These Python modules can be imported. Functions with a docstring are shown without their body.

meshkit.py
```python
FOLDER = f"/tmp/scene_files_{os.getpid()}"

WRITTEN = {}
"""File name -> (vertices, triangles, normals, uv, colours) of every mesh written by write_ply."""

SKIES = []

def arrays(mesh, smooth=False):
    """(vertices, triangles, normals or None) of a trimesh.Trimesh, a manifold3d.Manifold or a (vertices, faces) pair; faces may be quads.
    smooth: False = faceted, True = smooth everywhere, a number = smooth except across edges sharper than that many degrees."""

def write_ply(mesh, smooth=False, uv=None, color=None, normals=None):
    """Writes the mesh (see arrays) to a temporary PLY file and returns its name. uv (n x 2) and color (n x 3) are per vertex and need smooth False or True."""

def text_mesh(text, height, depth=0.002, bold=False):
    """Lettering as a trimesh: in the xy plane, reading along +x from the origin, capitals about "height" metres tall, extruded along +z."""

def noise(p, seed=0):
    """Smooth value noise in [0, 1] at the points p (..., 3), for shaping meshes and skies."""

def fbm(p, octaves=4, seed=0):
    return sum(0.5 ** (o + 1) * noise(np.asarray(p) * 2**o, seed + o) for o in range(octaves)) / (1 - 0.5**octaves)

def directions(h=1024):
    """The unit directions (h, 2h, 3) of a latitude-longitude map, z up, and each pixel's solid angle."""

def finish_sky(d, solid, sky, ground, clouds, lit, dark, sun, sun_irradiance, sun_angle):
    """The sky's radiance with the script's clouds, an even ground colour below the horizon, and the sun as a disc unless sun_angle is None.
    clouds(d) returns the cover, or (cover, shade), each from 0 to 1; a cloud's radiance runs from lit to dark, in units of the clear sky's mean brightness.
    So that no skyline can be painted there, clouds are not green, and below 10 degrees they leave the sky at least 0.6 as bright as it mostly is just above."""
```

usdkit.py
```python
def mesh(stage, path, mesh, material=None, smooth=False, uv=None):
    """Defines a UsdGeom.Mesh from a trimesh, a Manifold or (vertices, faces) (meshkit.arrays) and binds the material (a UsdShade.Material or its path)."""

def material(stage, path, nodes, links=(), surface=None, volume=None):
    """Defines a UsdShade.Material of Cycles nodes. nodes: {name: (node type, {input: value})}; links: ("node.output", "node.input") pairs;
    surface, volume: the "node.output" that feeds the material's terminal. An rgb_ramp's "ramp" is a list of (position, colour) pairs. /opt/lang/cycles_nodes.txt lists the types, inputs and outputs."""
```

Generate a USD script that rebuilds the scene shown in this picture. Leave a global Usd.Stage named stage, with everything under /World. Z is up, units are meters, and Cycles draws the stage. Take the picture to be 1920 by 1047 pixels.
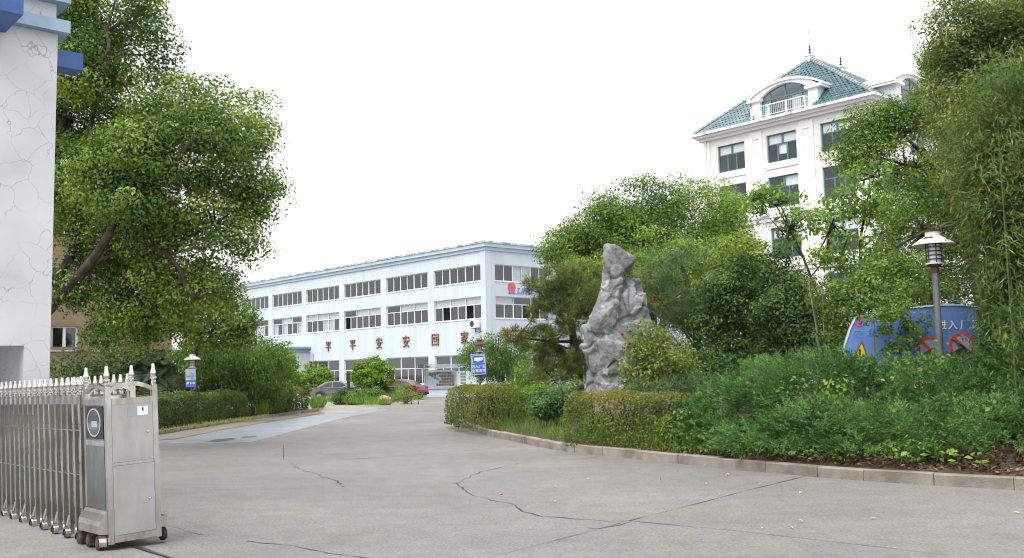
import math, random
import numpy as np, trimesh, manifold3d, shapely
from shapely.geometry import Polygon, box as sbox
import usdkit, meshkit
from pxr import Usd, UsdGeom, UsdLux, UsdShade, Gf, Sdf, Vt

stage = Usd.Stage.CreateInMemory()
UsdGeom.SetStageUpAxis(stage, UsdGeom.Tokens.z)
UsdGeom.SetStageMetersPerUnit(stage, 1.0)
UsdGeom.Xform.Define(stage, '/World')
UsdGeom.Scope.Define(stage, '/World/Looks')

# ------------------------------------------------------------------ camera, sky, sun, exposure
FPX, PITCH, ROLL, EYE = 1800.0, 0.0951, -0.0214, 1.7
EXPOSURE = 1.55
SKY_STRENGTH = 0.05
SUN_INTENSITY, SUN_ANGLE = 0.4, 55.0
SUN_ELEV, SUN_DIR = math.radians(62), (-0.62, -0.78)
cp, sp, cr_, sr_ = math.cos(PITCH), math.sin(PITCH), math.cos(ROLL), math.sin(ROLL)
_r, _u, FW = np.array([1., 0, 0]), np.array([0, -sp, cp]), np.array([0, cp, sp])
RT, UP = cr_ * _r + sr_ * _u, -sr_ * _r + cr_ * _u
CAM = np.array([0, 0, EYE])
cam = UsdGeom.Camera.Define(stage, '/World/camera')
cam.AddTransformOp().Set(Gf.Matrix4d(*RT, 0, *UP, 0, *(-FW), 0, *CAM, 1))
cam.CreateHorizontalApertureAttr(36.0)
cam.CreateVerticalApertureAttr(36.0 * 558 / 1024)
cam.CreateFocalLengthAttr(FPX / 1920 * 36.0)
cam.CreateClippingRangeAttr(Gf.Vec2f(0.1, 2000))
cam.CreateExposureAttr(EXPOSURE)

sx, sy = np.array(SUN_DIR) / np.hypot(*SUN_DIR)
rot = math.atan2(sx, sy)
sky_m = usdkit.material(stage, '/World/Looks/sky', {
    'sky': ('sky_texture', {'sky_type': 'single_scattering', 'sun_disc': False, 'sun_elevation': SUN_ELEV, 'sun_rotation': rot, 'aerosol_density': 2.0}),
    'tc': ('texture_coordinate', {}),
    'mp': ('mapping', {'scale': (1.0, 1.0, 2.2)}),
    'ns': ('noise_texture', {'scale': 2.6, 'detail': 6.0, 'roughness': 0.55}),
    'rp': ('rgb_ramp', {'ramp': [(0.25, (9.3, 9.45, 9.6)), (0.75, (10.6, 10.6, 10.6))]}),
    'mx': ('mix', {'fac': 0.93}),
    'bg': ('background_shader', {'strength': SKY_STRENGTH})},
    [('tc.generated', 'mp.vector'), ('mp.vector', 'ns.vector'), ('ns.fac', 'rp.fac'), ('sky.color', 'mx.color1'), ('rp.color', 'mx.color2'), ('mx.color', 'bg.color')], surface='bg.background')
dome = UsdLux.DomeLight.Define(stage, '/World/sky')
UsdShade.MaterialBindingAPI.Apply(dome.GetPrim()).Bind(sky_m)
dome.GetPrim().SetCustomDataByKey('kind', 'structure')
sun = UsdLux.DistantLight.Define(stage, '/World/sun')
sun.CreateIntensityAttr(SUN_INTENSITY); sun.CreateAngleAttr(SUN_ANGLE); sun.CreateNormalizeAttr(True)
sun.CreateColorAttr(Gf.Vec3f(1.0, 0.985, 0.955))
_z = np.array([sx * math.cos(SUN_ELEV), sy * math.cos(SUN_ELEV), math.sin(SUN_ELEV)])
_x = np.cross([0, 0, 1.0], _z); _x /= np.linalg.norm(_x); _y = np.cross(_z, _x)
sun.AddTransformOp().Set(Gf.Matrix4d(*_x, 0, *_y, 0, *_z, 0, 0, 0, 60, 1))

# ------------------------------------------------------------------ places: a pixel of the photograph (1920 wide) and a distance give a point
def zg(y):
    return -0.005 * (np.clip(y, 20, 100) - 20)
def ray(x, y):
    return (x - 960) / FPX * RT - (y - 523.5) / FPX * UP + FW
def D(x, y, Y):
    d = ray(x, y); return CAM + d * (Y / d[1])
def G(x, y, dz=0.0):
    d = ray(x, y); z = dz
    for _ in range(30):
        t = (z - EYE) / d[2]; p = CAM + t * d; z = float(zg(p[1])) + dz
    return p
def onplane(x, y, o, n):
    d = ray(x, y); return CAM + d * (((o - CAM) @ n) / (d @ n))
def ground(x, Y):
    """the ground point straight below pixel column x at distance Y"""
    p = D(x, 650, Y); return np.array([p[0], Y, float(zg(Y))])
TH = 0.8375
LD = np.array([-math.cos(TH), math.sin(TH), 0]); RD = np.array([math.sin(TH), math.cos(TH), 0])
AXIS_DEG = 90 - math.degrees(TH)

# ------------------------------------------------------------------ stage helpers
used = {}
def numbered(parent, name):
    k = used.get((parent, name), 0); used[(parent, name)] = k + 1
    return f'{parent}/{name}' + (f'_{k:03d}' if k else '')
GROUPS = {'garden_lamp': 'garden lamps along the drive', 'weeping_tree': 'weeping trees along the drive', 'sago_palm': 'sago palms in the beds', 'hedge': 'clipped hedges along the left kerb', 'photinia_hedge': 'reddish clipped hedges on the right bed',
          'parked_car': 'cars parked before the factory', 'camphor_tree': 'camphor trees', 'evergreen_tree': 'evergreen trees right of the rock', 'young_tree': 'young trees before the office block', 'round_bush': 'round bushes by the parked cars',
          'air_conditioner': 'air conditioners on the buildings', 'juniper_bush': 'low junipers near the rock', 'creeper': 'creepers on the blue board', 'weedy_shrub': 'weedy shrubs', 'clipped_bush': 'clipped bushes on the parking verge'}
class Thing:
    def __init__(self, path, loc): self.path, self.loc = path, np.asarray(loc, float)
def tags(prim, **kw):
    for k, v in kw.items():
        if v: prim.SetCustomDataByKey(k, v)
def thing(name, label=None, cat=None, loc=(0, 0, 0), rotz=0, group=None, kind=None, matrix=None):
    path = numbered('/World', name)
    x = UsdGeom.Xform.Define(stage, path)
    if matrix is not None: x.AddTransformOp().Set(matrix)
    else:
        x.AddTranslateOp().Set(Gf.Vec3d(*map(float, loc)))
        if rotz: x.AddRotateZOp().Set(float(rotz))
    tags(x.GetPrim(), label=label, category=cat, group=group or GROUPS.get(name), kind=kind)
    return Thing(path, loc)
def vf(m):
    if isinstance(m, MB): return m.arrays()
    if isinstance(m, tuple): return m
    return np.array(m.vertices), np.array(m.faces)
def part(t, name, m, mat, smooth=False, world=False, label=None, kind=None, tone=None):
    parent = t.path if isinstance(t, Thing) else t
    v, f = vf(m)[:2]
    if world: v = v - t.loc
    path = numbered(parent, name)
    g = usdkit.mesh(stage, path, (v, f), M[mat], smooth)
    if tone is not None:
        UsdGeom.PrimvarsAPI(g).CreatePrimvar('tone', Sdf.ValueTypeNames.FloatArray, 'vertex').Set(Vt.FloatArray.FromNumpy(np.asarray(tone, np.float32)))
    tags(g.GetPrim(), label=label, kind=kind)
    return path
def single(name, m, mat, label=None, cat=None, group=None, kind=None, smooth=False, tone=None, loc=None):
    v, f = vf(m)[:2]
    path = numbered('/World', name)
    g = usdkit.mesh(stage, path, (v, f), M[mat], smooth)
    if loc is not None: UsdGeom.Xformable(g.GetPrim()).AddTranslateOp().Set(Gf.Vec3d(*map(float, loc)))
    if tone is not None:
        UsdGeom.PrimvarsAPI(g).CreatePrimvar('tone', Sdf.ValueTypeNames.FloatArray, 'vertex').Set(Vt.FloatArray.FromNumpy(np.asarray(tone, np.float32)))
    tags(g.GetPrim(), label=label, category=cat, group=group, kind=kind)
    return path

BOXF = np.array([[0, 2, 1], [0, 3, 2], [4, 5, 6], [4, 6, 7], [0, 1, 5], [0, 5, 4], [1, 2, 6], [1, 6, 5], [2, 3, 7], [2, 7, 6], [3, 0, 4], [3, 4, 7]])
class MB:
    """collects boxes, tubes and turned or extruded shapes into one mesh"""
    def __init__(self): self.v, self.f, self.n = [], [], 0
    def add(self, v, f):
        v = np.asarray(v, float); self.v.append(v); self.f.append(np.asarray(f, int) + self.n); self.n += len(v); return self
    def mesh(self, m): return self.add(*vf(m)[:2])
    def arrays(self): return np.vstack(self.v), np.vstack(self.f)
    def box(self, x0, x1, y0, y1, z0, z1, face=None):
        v = np.array([[x0, y0, z0], [x1, y0, z0], [x1, y1, z0], [x0, y1, z0], [x0, y0, z1], [x1, y0, z1], [x1, y1, z1], [x0, y1, z1]], float)
        f = BOXF
        if face is not None: v, f = face.map(v, f)
        return self.add(v, f)
    def cbox(self, c, s, R=None):
        s = np.asarray(s) / 2
        v = np.array([[i, j, k] for k in (-1, 1) for i, j in ((-1, -1), (1, -1), (1, 1), (-1, 1))], float) * s
        if R is not None: v = v @ np.asarray(R).T
        return self.add(v + np.asarray(c), BOXF)
    def tube(self, path, radii, n=8, cap=True):
        p = np.asarray(path, float); r = np.broadcast_to(radii, len(p)).astype(float)
        t = np.gradient(p, axis=0); t /= np.linalg.norm(t, axis=1, keepdims=True) + 1e-12
        a = np.array([0, 0, 1.0]) if abs(t[0][2]) < .9 else np.array([1.0, 0, 0])
        rings = []
        for i in range(len(p)):
            a = a - t[i] * (a @ t[i]); a /= np.linalg.norm(a) + 1e-12
            b = np.cross(t[i], a)
            ang = np.arange(n) / n * 2 * np.pi
            rings.append(p[i] + r[i] * (np.cos(ang)[:, None] * a + np.sin(ang)[:, None] * b))
        v = np.vstack(rings); f = []
        for i in range(len(p) - 1):
            for k in range(n):
                q, w = i * n + k, i * n + (k + 1) % n
                f += [[q, w, w + n], [q, w + n, q + n]]
        if cap:
            m = len(v); v = np.vstack([v, p[:1], p[-1:]])
            for k in range(n):
                f.append([m, (k + 1) % n, k]); f.append([m + 1, (len(p) - 1) * n + k, (len(p) - 1) * n + (k + 1) % n])
        return self.add(v, f)
    def lathe(self, prof, n=16, loc=(0, 0, 0), axis='z', sq=False):
        ang = np.arange(n) / n * 2 * np.pi + (np.pi / n if sq else 0)
        v = np.vstack([np.stack([r * np.cos(ang), r * np.sin(ang), np.full(n, z)], 1) for r, z in prof])
        f = []
        for i in range(len(prof) - 1):
            for k in range(n):
                q, w = i * n + k, i * n + (k + 1) % n
                f += [[q, w, w + n], [q, w + n, q + n]]
        if axis == 'x': v = v[:, [2, 0, 1]]
        if axis == 'y': v = v[:, [1, 2, 0]]
        return self.add(v + np.asarray(loc), f)
    def quad(self, u0, u1, v0, v1, w, face):
        return self.add(*face.map([[u0, v0, w], [u1, v0, w], [u1, v1, w], [u0, v1, w]], [[0, 1, 2], [0, 2, 3]]))
    def extrude(self, poly, w0, w1, face):
        for g in getattr(poly, 'geoms', [poly]):
            m = trimesh.creation.extrude_polygon(g, abs(w1 - w0), engine='earcut')
            v = np.array(m.vertices); v[:, 2] += min(w0, w1)
            self.add(*face.map(v, np.array(m.faces)))
        return self
class Face:
    """u to one side, v up, w outwards"""
    def __init__(self, O, U, V, N): self.O, self.A = np.asarray(O, float), np.array([U, V, N], float); self.flip = np.linalg.det(self.A) < 0
    def map(self, v, f):
        return self.O + np.asarray(v) @ self.A, (np.asarray(f)[:, ::-1] if self.flip else np.asarray(f))

# ------------------------------------------------------------------ materials
M = {}
def mat(name, col, rough=0.6, var=0.12, scale=3.0, detail=4.0, bump=0.0, bscale=30.0, metal=0.0, spec=0.5, col2=None, lo=0.35, hi=0.65, coat=0.0, stretch=(1, 1, 1), bdist=0.02):
    c = np.array(col, float); c2 = np.array(col2, float) if col2 is not None else np.clip(c * (1 + var), 0, 1)
    c1 = c if col2 is not None else c * (1 - var)
    nodes = {'tc': ('texture_coordinate', {}), 'mp': ('mapping', {'scale': stretch}), 'n': ('noise_texture', {'scale': scale, 'detail': detail, 'roughness': 0.6}),
             'r': ('rgb_ramp', {'ramp': [(lo, tuple(c1)), (hi, tuple(c2))]}),
             'p': ('principled_bsdf', {'roughness': rough, 'metallic': metal, 'specular_ior_level': spec, 'coat_weight': coat})}
    links = [('tc.object', 'mp.vector'), ('mp.vector', 'n.vector'), ('n.fac', 'r.fac'), ('r.color', 'p.base_color')]
    if bump:
        nodes['bn'] = ('noise_texture', {'scale': bscale, 'detail': 5.0}); nodes['b'] = ('bump', {'strength': bump, 'distance': bdist})
        links += [('tc.object', 'bn.vector'), ('bn.fac', 'b.height'), ('b.normal', 'p.normal')]
    M[name] = usdkit.material(stage, '/World/Looks/' + name, nodes, links, surface='p.BSDF')
LEAF_GAIN = 1.8
def leaf(name, ramp, rough=0.42, trans=0.34, spec=0.22, jit=0.22):
    """leaf colour from each leaf's own tone plus its own chance"""
    ramp = [(a, tuple(min(x * LEAF_GAIN * k, .8) for x, k in zip(c, (.98, 1.03, .80)))) for a, c in ramp]
    nodes = {'a': ('attribute', {'attribute': 'tone'}), 'g': ('geometry', {}),
             'm1': ('math', {'math_type': 'multiply_add', 'value2': jit, 'value3': -jit / 2}), 'm2': ('math', {'math_type': 'add', 'use_clamp': True}),
             'r': ('rgb_ramp', {'ramp': ramp}), 'p': ('principled_bsdf', {'roughness': rough, 'specular_ior_level': spec}),
             'h': ('hsv', {'value': 1.3, 'saturation': 1.05}), 't': ('translucent_bsdf', {}), 'x': ('mix_closure', {'fac': trans})}
    links = [('g.random_per_island', 'm1.value1'), ('m1.value', 'm2.value1'), ('a.fac', 'm2.value2'), ('m2.value', 'r.fac'), ('r.color', 'p.base_color'), ('r.color', 'h.color'),
             ('h.color', 't.color'), ('p.BSDF', 'x.closure1'), ('t.BSDF', 'x.closure2')]
    M[name] = usdkit.material(stage, '/World/Looks/' + name, nodes, links, surface='x.closure')
def pane(name, tint, gloss=0.12, rough=0.03):
    nodes = {'f': ('layer_weight', {'blend': .5}), 'pw': ('math', {'math_type': 'power', 'value2': 4.0}), 'ad': ('math', {'math_type': 'multiply_add', 'value2': .55, 'value3': gloss, 'use_clamp': True}), 't': ('transparent_bsdf', {'color': tint}),
             'g': ('glossy_bsdf', {'color': (.9, .93, .95), 'roughness': rough}), 'x': ('mix_closure', {})}
    M[name] = usdkit.material(stage, '/World/Looks/' + name, nodes, [('f.facing', 'pw.value1'), ('pw.value', 'ad.value1'), ('ad.value', 'x.fac'), ('t.BSDF', 'x.closure1'), ('g.BSDF', 'x.closure2')], surface='x.closure')
GLYPHS = {
    '平': '5,27 5,34 44,34 46,36 46,70 11,70 11,77 89,77 89,70 54,70 54,34 95,34 95,27 54,27 54,-8 46,-8 46,27|65,41 75,65 83,64 72,40|18,61 19,64 25,65 34,42 26,40 25,47',
    '安': '7,38 7,45 34,45 42,62 50,60 44,45 93,45 93,38 74,38 68,24 61,15 82,5 91,-2 86,-7 83,-7 77,-2 53,8 40,0 13,-8 9,-1 33,5 44,12 20,22 29,38;32,26 53,18 62,29 65,38 39,38|9,73 45,73 42,83 49,85 55,73 91,73 91,53 83,53 82,66 18,66 17,53 9,53',
    '回': '8,80 92,80 92,-8 84,-8 83,-3 17,-3 16,-8 8,-8;16,5 84,4 84,73 16,73|30,57 69,57 69,20 31,20;37,28 62,27 62,50 37,50',
    '家': '6,2 38,15 51,24 50,31 47,31 25,19 11,15 8,21 28,27 45,37 41,43 19,33 11,32 9,38 22,41 41,50 40,52 21,52 21,59 79,59 79,52 54,52 48,46 58,32 78,48 85,44 70,31 81,12 96,3 92,-4 85,-1 74,9 64,27 59,24 61,10 59,1 49,-8 36,-8 34,-1 49,0 53,8 52,17 42,10 13,-3 10,-3|8,75 45,75 43,83 50,85 56,75 92,75 92,55 85,55 84,68 17,68 16,55 8,55',
    '进': '3,-2 3,1 10,8 18,13 18,40 4,40 4,49 27,49 27,13 36,5 50,2 97,4 95,-6 80,-7 42,-6 23,4 18,3 10,-8 8,-8|39,6 34,11 34,14 43,23 45,32 32,33 32,41 47,42 47,57 33,58 33,67 47,67 47,83 57,82 57,67 71,67 71,83 80,83 81,67 93,67 93,58 81,58 81,42 95,42 95,33 81,33 80,7 71,7 71,33 55,33 50,16;56,43 71,42 71,58 57,58|7,77 9,81 15,83 28,70 30,65 23,60',
    '入': '3,-2 26,17 40,42 44,59 29,74 33,83 38,81 50,69 81,15 97,3 93,-8 84,-3 70,12 52,45 39,17 25,1 12,-8',
    '厂': '3,-5 10,11 13,28 14,78 95,77 94,68 23,68 23,28 20,10 12,-9',
    '区': '9,80 93,80 94,71 18,71 18,4 96,3 96,-6 9,-6|22,14 23,17 34,23 48,36 25,58 26,61 33,64 56,45 65,55 72,68 81,65 79,59 63,37 84,16 84,13 76,8 56,30 30,8',
    '全': '2,45 3,48 16,54 32,66 48,86 56,84 56,79 65,69 80,57 97,48 98,44 94,39 83,44 81,39 55,39 55,26 81,26 82,17 55,17 55,2 94,2 94,-6 7,-7 7,2 45,2 45,17 20,17 19,25 45,26 45,38 19,39 18,44 7,39;37,58 26,48 76,49 50,72',
    '程': '2,18 9,26 18,46 18,48 4,48 4,57 20,58 20,70 6,68 3,75 37,84 42,76 30,73 30,58 42,57 42,48 30,48 30,42 40,33 42,41 94,41 95,32 73,32 73,22 91,22 93,21 93,13 73,13 73,3 97,2 97,-7 37,-6 37,2 63,2 63,13 44,13 45,22 63,22 63,32 42,32 43,27 39,22 37,22 30,30 29,-9 20,-9 20,28 18,28 8,9 5,10|45,81 91,81 92,48 46,47;54,57 82,56 82,72 54,72',
    '监': '4,-7 4,2 15,2 15,31 86,31 86,2 97,1 96,-7;65,3 77,2 77,22 65,22;44,3 56,2 56,22 44,22;24,3 35,2 35,22 24,22|42,45 56,68 61,85 70,83 67,71 95,71 95,62 62,62 60,55 50,41|63,51 66,56 70,57 84,47 90,39 83,34|31,85 40,85 40,35 31,35|11,81 20,82 20,38 11,39',
    '控': '32,-6 33,3 60,4 60,26 41,26 41,36 36,42 45,48 55,60 59,60 63,58 63,55 44,35 87,35 85,40 69,54 70,58 76,60 94,43 94,41 89,37 90,26 70,26 70,3 97,3 97,-6|4,21 2,30 15,34 15,57 3,57 3,65 15,66 15,85 17,86 24,85 25,66 36,66 36,73 61,73 58,84 62,85 67,85 72,73 96,73 96,54 87,55 86,64 45,64 45,55 43,53 37,53 35,57 24,57 24,38 34,40 35,31 24,28 24,-4 20,-8 6,-8 5,0 15,0 15,23',
    '停': '2,43 15,61 25,85 34,83 33,76 58,76 56,84 64,86 69,76 96,76 96,68 32,68 29,70 24,59 24,-9 15,-9 15,43 13,43 9,36 6,36|30,39 96,39 96,21 87,20 87,17 68,17 67,-6 61,-9 46,-9 43,-1 58,-1 58,17 39,17 39,20 31,20;39,26 86,25 87,30 40,31|39,64 88,64 88,44 39,43;48,51 77,50 78,56 49,57',
    '车': '5,19 50,20 50,33 15,33 13,41 17,43 27,61 7,62 7,71 32,71 38,86 48,83 43,71 93,71 93,62 38,62 28,43 50,42 50,57 60,57 60,42 87,42 87,33 60,33 60,19 95,19 95,10 60,10 60,-9 50,-9 49,10 5,10',
    '场': '5,4 3,14 16,19 16,52 4,52 4,61 16,61 16,84 25,84 25,61 36,61 36,52 25,52 26,22 36,25 36,22 39,21 48,30 55,44 40,43 37,52 46,55 65,71 64,72 37,72 37,81 81,81 86,77 79,69 59,54 95,53 92,10 89,-2 84,-8 68,-9 66,0 78,0 81,4 85,35 84,44 80,44 75,28 64,9 45,-9 42,-9 37,-3 47,3 60,18 69,36 71,44 64,43 56,26 43,13 35,16 8,4',
}
mat('soil', (.035, .024, .016), .95, col2=(.075, .052, .034), scale=4, bump=.8, bscale=18)
mat('kerb_concrete', (.15, .132, .108), .85, col2=(.28, .25, .21), scale=2.2, bump=.5, bscale=40)
mat('dirty_kerb', (.10, .09, .075), .9, col2=(.22, .20, .17), scale=2.0, bump=.5, bscale=30)
mat('crack', (.038, .036, .034), .95, var=.2)
mat('joint', (.06, .057, .053), .95, col2=(.12, .115, .108), scale=3)
mat('blue_patch', (.15, .172, .198), .42, col2=(.20, .222, .248), scale=.7, bump=.15, bscale=20)
mat('wet_stain', (.075, .08, .085), .3, var=.2)
mat('sand', (.12, .105, .085), .95, col2=(.18, .16, .13), scale=1.5, bump=.4, bscale=25)
mat('paving', (.21, .20, .18), .9, col2=(.30, .28, .25), scale=.6, bump=.2)
mat('factory_wall', (.44, .505, .57), .75, col2=(.55, .61, .67), scale=1.1, detail=7, stretch=(1, 1, .10), lo=.22, hi=.62)
mat('canopy_blue', (.20, .27, .34), .7, col2=(.28, .36, .43), scale=.6)
mat('factory_band', (.37, .47, .56), .7, col2=(.43, .53, .61), scale=.5, stretch=(1, 1, .3))
mat('old_coping', (.25, .24, .25), .9, col2=(.62, .60, .60), scale=1.6, lo=.4, hi=.6, bump=.4, bscale=4)
mat('white_frame', (.66, .67, .68), .45, var=.05)
mat('grey_frame', (.42, .44, .45), .45, var=.08)
mat('green_frame', (.07, .17, .18), .45, var=.1)
mat('interior', (.28, .285, .30), .9, col2=(.38, .38, .39), scale=.4)
mat('blind', (.76, .79, .80), .8, var=.05)
mat('curtain', (.66, .72, .72), .8, var=.06, scale=6, stretch=(1, 1, .1))
pane('glass_grey', (.72, .75, .77), .10)
pane('glass_blue', (.72, .77, .80), .095)
pane('glass_clear', (.90, .92, .93), .07)
pane('glass_green', (.70, .78, .75), .12)
mat('rust_letter', (.13, .045, .022), .7, col2=(.27, .135, .065), scale=7, lo=.42, hi=.58)
mat('orange_paint', (.62, .19, .06), .7, var=.15)
mat('logo_red', (.62, .10, .13), .6, var=.1)
mat('logo_blue', (.12, .26, .60), .6, var=.1)
mat('logo_violet', (.20, .19, .48), .6, var=.1)
mat('white_paint', (.76, .77, .77), .55, var=.04)
mat('office_wall', (.68, .675, .65), .7, col2=(.73, .725, .71), scale=.4, stretch=(1, 1, .3))
mat('office_trim', (.71, .71, .705), .7, col2=(.75, .75, .75), scale=.6)
mat('stained_cornice', (.42, .43, .43), .8, col2=(.80, .80, .79), scale=1.1, lo=.34, hi=.52)
mat('teal_tile', (.045, .098, .118), .35, col2=(.085, .155, .175), scale=2.2, spec=.6)
mat('ridge_tile', (.16, .22, .22), .6, col2=(.34, .36, .35), scale=3)
mat('dark_iron', (.05, .05, .055), .5, var=.2, metal=.3)
mat('tan_wall', (.20, .15, .09), .85, col2=(.27, .205, .13), scale=.5)
mat('zinc', (.36, .38, .39), .5, var=.15, metal=.4)
mat('beam_blue', (.035, .10, .29), .55, col2=(.06, .145, .36), scale=2.0)
mat('band_blue', (.21, .32, .42), .7, col2=(.31, .42, .51), scale=1.8)
mat('trunk_bark', (.030, .023, .017), .95, col2=(.085, .066, .050), scale=6, stretch=(1, 1, .3), bump=.8, bscale=14)
mat('grey_bark', (.09, .075, .06), .95, col2=(.17, .15, .125), scale=6, stretch=(1, 1, .3), bump=.6)
mat('lime_wash', (.50, .49, .46), .9, col2=(.64, .63, .60), scale=5)
M['rock'] = usdkit.material(stage, '/World/Looks/rock', {
    'tc': ('texture_coordinate', {}), 'n': ('noise_texture', {'scale': 1.9, 'detail': 9.0, 'roughness': .62}), 'r': ('rgb_ramp', {'ramp': [(.34, (.115, .115, .122)), (.52, (.19, .19, .198)), (.66, (.27, .27, .278))]}),
    'mp': ('mapping', {'scale': (3.2, 3.2, .8)}), 'n2': ('noise_texture', {'scale': 1.5, 'detail': 6.0, 'distortion': 1.2}), 'r2': ('rgb_ramp', {'ramp': [(.60, (0, 0, 0)), (.68, (.75, .75, .75))]}), 'x': ('mix', {'color2': (.46, .46, .46)}),
    'bn': ('noise_texture', {'scale': 8.0, 'detail': 6.0}), 'b': ('bump', {'strength': .9, 'distance': .05}), 'p': ('principled_bsdf', {'roughness': .85})},
    [('tc.object', 'n.vector'), ('n.fac', 'r.fac'), ('tc.object', 'mp.vector'), ('mp.vector', 'n2.vector'), ('n2.fac', 'r2.fac'), ('r.color', 'x.color1'), ('r2.color', 'x.fac'), ('x.color', 'p.base_color'), ('tc.object', 'bn.vector'), ('bn.fac', 'b.height'), ('b.normal', 'p.normal')], surface='p.BSDF')
mat('lamp_white', (.60, .61, .61), .5, col2=(.72, .72, .71), scale=3)
mat('rust', (.055, .026, .018), .85, col2=(.12, .055, .034), scale=14)
mat('rusty_hat', (.60, .58, .56), .6, col2=(.72, .72, .71), scale=5)
mat('galvanised', (.10, .108, .118), .5, col2=(.17, .18, .19), scale=5, metal=.35, stretch=(1, 1, .2))
mat('diffuser', (.78, .78, .76), .4, var=.04)
mat('sign_blue', (.035, .11, .42), .5, col2=(.055, .15, .50), scale=2)
mat('faded_blue', (.13, .22, .48), .7, var=.15)
mat('disc_grey', (.26, .32, .50), .7, col2=(.42, .46, .56), scale=9)
mat('board_blue', (.085, .185, .50), .6, col2=(.16, .27, .57), scale=3.2, stretch=(1.0, 1.0, .12), lo=.35, hi=.7)
mat('sign_white', (.72, .74, .76), .5, var=.05)
mat('faded_white', (.50, .56, .70), .7, col2=(.68, .71, .78), scale=9)
mat('sign_grey', (.33, .35, .37), .5, var=.1)
mat('sign_yellow', (.70, .47, .03), .6, var=.1)
mat('sign_brown', (.13, .10, .07), .7, var=.1)
mat('sign_red', (.62, .07, .055), .6, var=.12)
mat('black_mark', (.02, .02, .022), .6, var=.1)
mat('rubber', (.018, .018, .019), .8, var=.2)
mat('red_post', (.085, .016, .014), .6, var=.15)
mat('poster', (.30, .18, .12), .7, col2=(.52, .36, .26), scale=4)
mat('poster_grey', (.20, .21, .24), .7, col2=(.40, .38, .38), scale=5)
mat('board_panel', (.74, .80, .82), .6, var=.05)
mat('car_grey', (.19, .19, .205), .3, var=.03, metal=.5, coat=1.0)
mat('car_red', (.17, .010, .014), .3, var=.03, metal=.2, coat=1.0)
mat('car_glass', (.02, .024, .028), .06, var=.05, spec=.8)
mat('tail_light', (.40, .01, .01), .2, var=.05)
mat('plate_blue', (.10, .20, .62), .5, var=.05)
mat('chrome', (.62, .62, .60), .2, var=.08, metal=1.0, scale=8)
mat('pink_stone', (.33, .19, .13), .9, col2=(.48, .31, .22), scale=9, bump=.6)

# steel of the gate: bright, tarnished towards brown in streaks
def steel(name, c1, c2, rough, r2, scale, stretch, bump=0.0):
    nodes = {'tc': ('texture_coordinate', {}), 'mp': ('mapping', {'scale': stretch}), 'n': ('noise_texture', {'scale': scale, 'detail': 6.0, 'roughness': .65}),
             'r': ('rgb_ramp', {'ramp': [(.38, c1), (.64, c2)]}), 'q': ('map_range', {'from_min': .3, 'from_max': .7, 'to_min': rough, 'to_max': r2}),
             'p': ('principled_bsdf', {'metallic': 1.0})}
    usdkit_links = [('tc.object', 'mp.vector'), ('mp.vector', 'n.vector'), ('n.fac', 'r.fac'), ('n.fac', 'q.value'), ('r.color', 'p.base_color'), ('q.result', 'p.roughness')]
    if bump:
        nodes['b'] = ('bump', {'strength': bump, 'distance': .01}); nodes['w'] = ('noise_texture', {'scale': 3.0, 'detail': 2.0})
        usdkit_links += [('tc.object', 'w.vector'), ('w.fac', 'b.height'), ('b.normal', 'p.normal')]
    M[name] = usdkit.material(stage, '/World/Looks/' + name, nodes, usdkit_links, surface='p.BSDF')
steel('steel', (.66, .65, .625), (.38, .355, .31), .14, .30, 5.0, (1, 1, .35))
steel('bright_steel', (.72, .71, .69), (.60, .58, .55), .12, .22, 6.0, (1, 1, 1))
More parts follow.
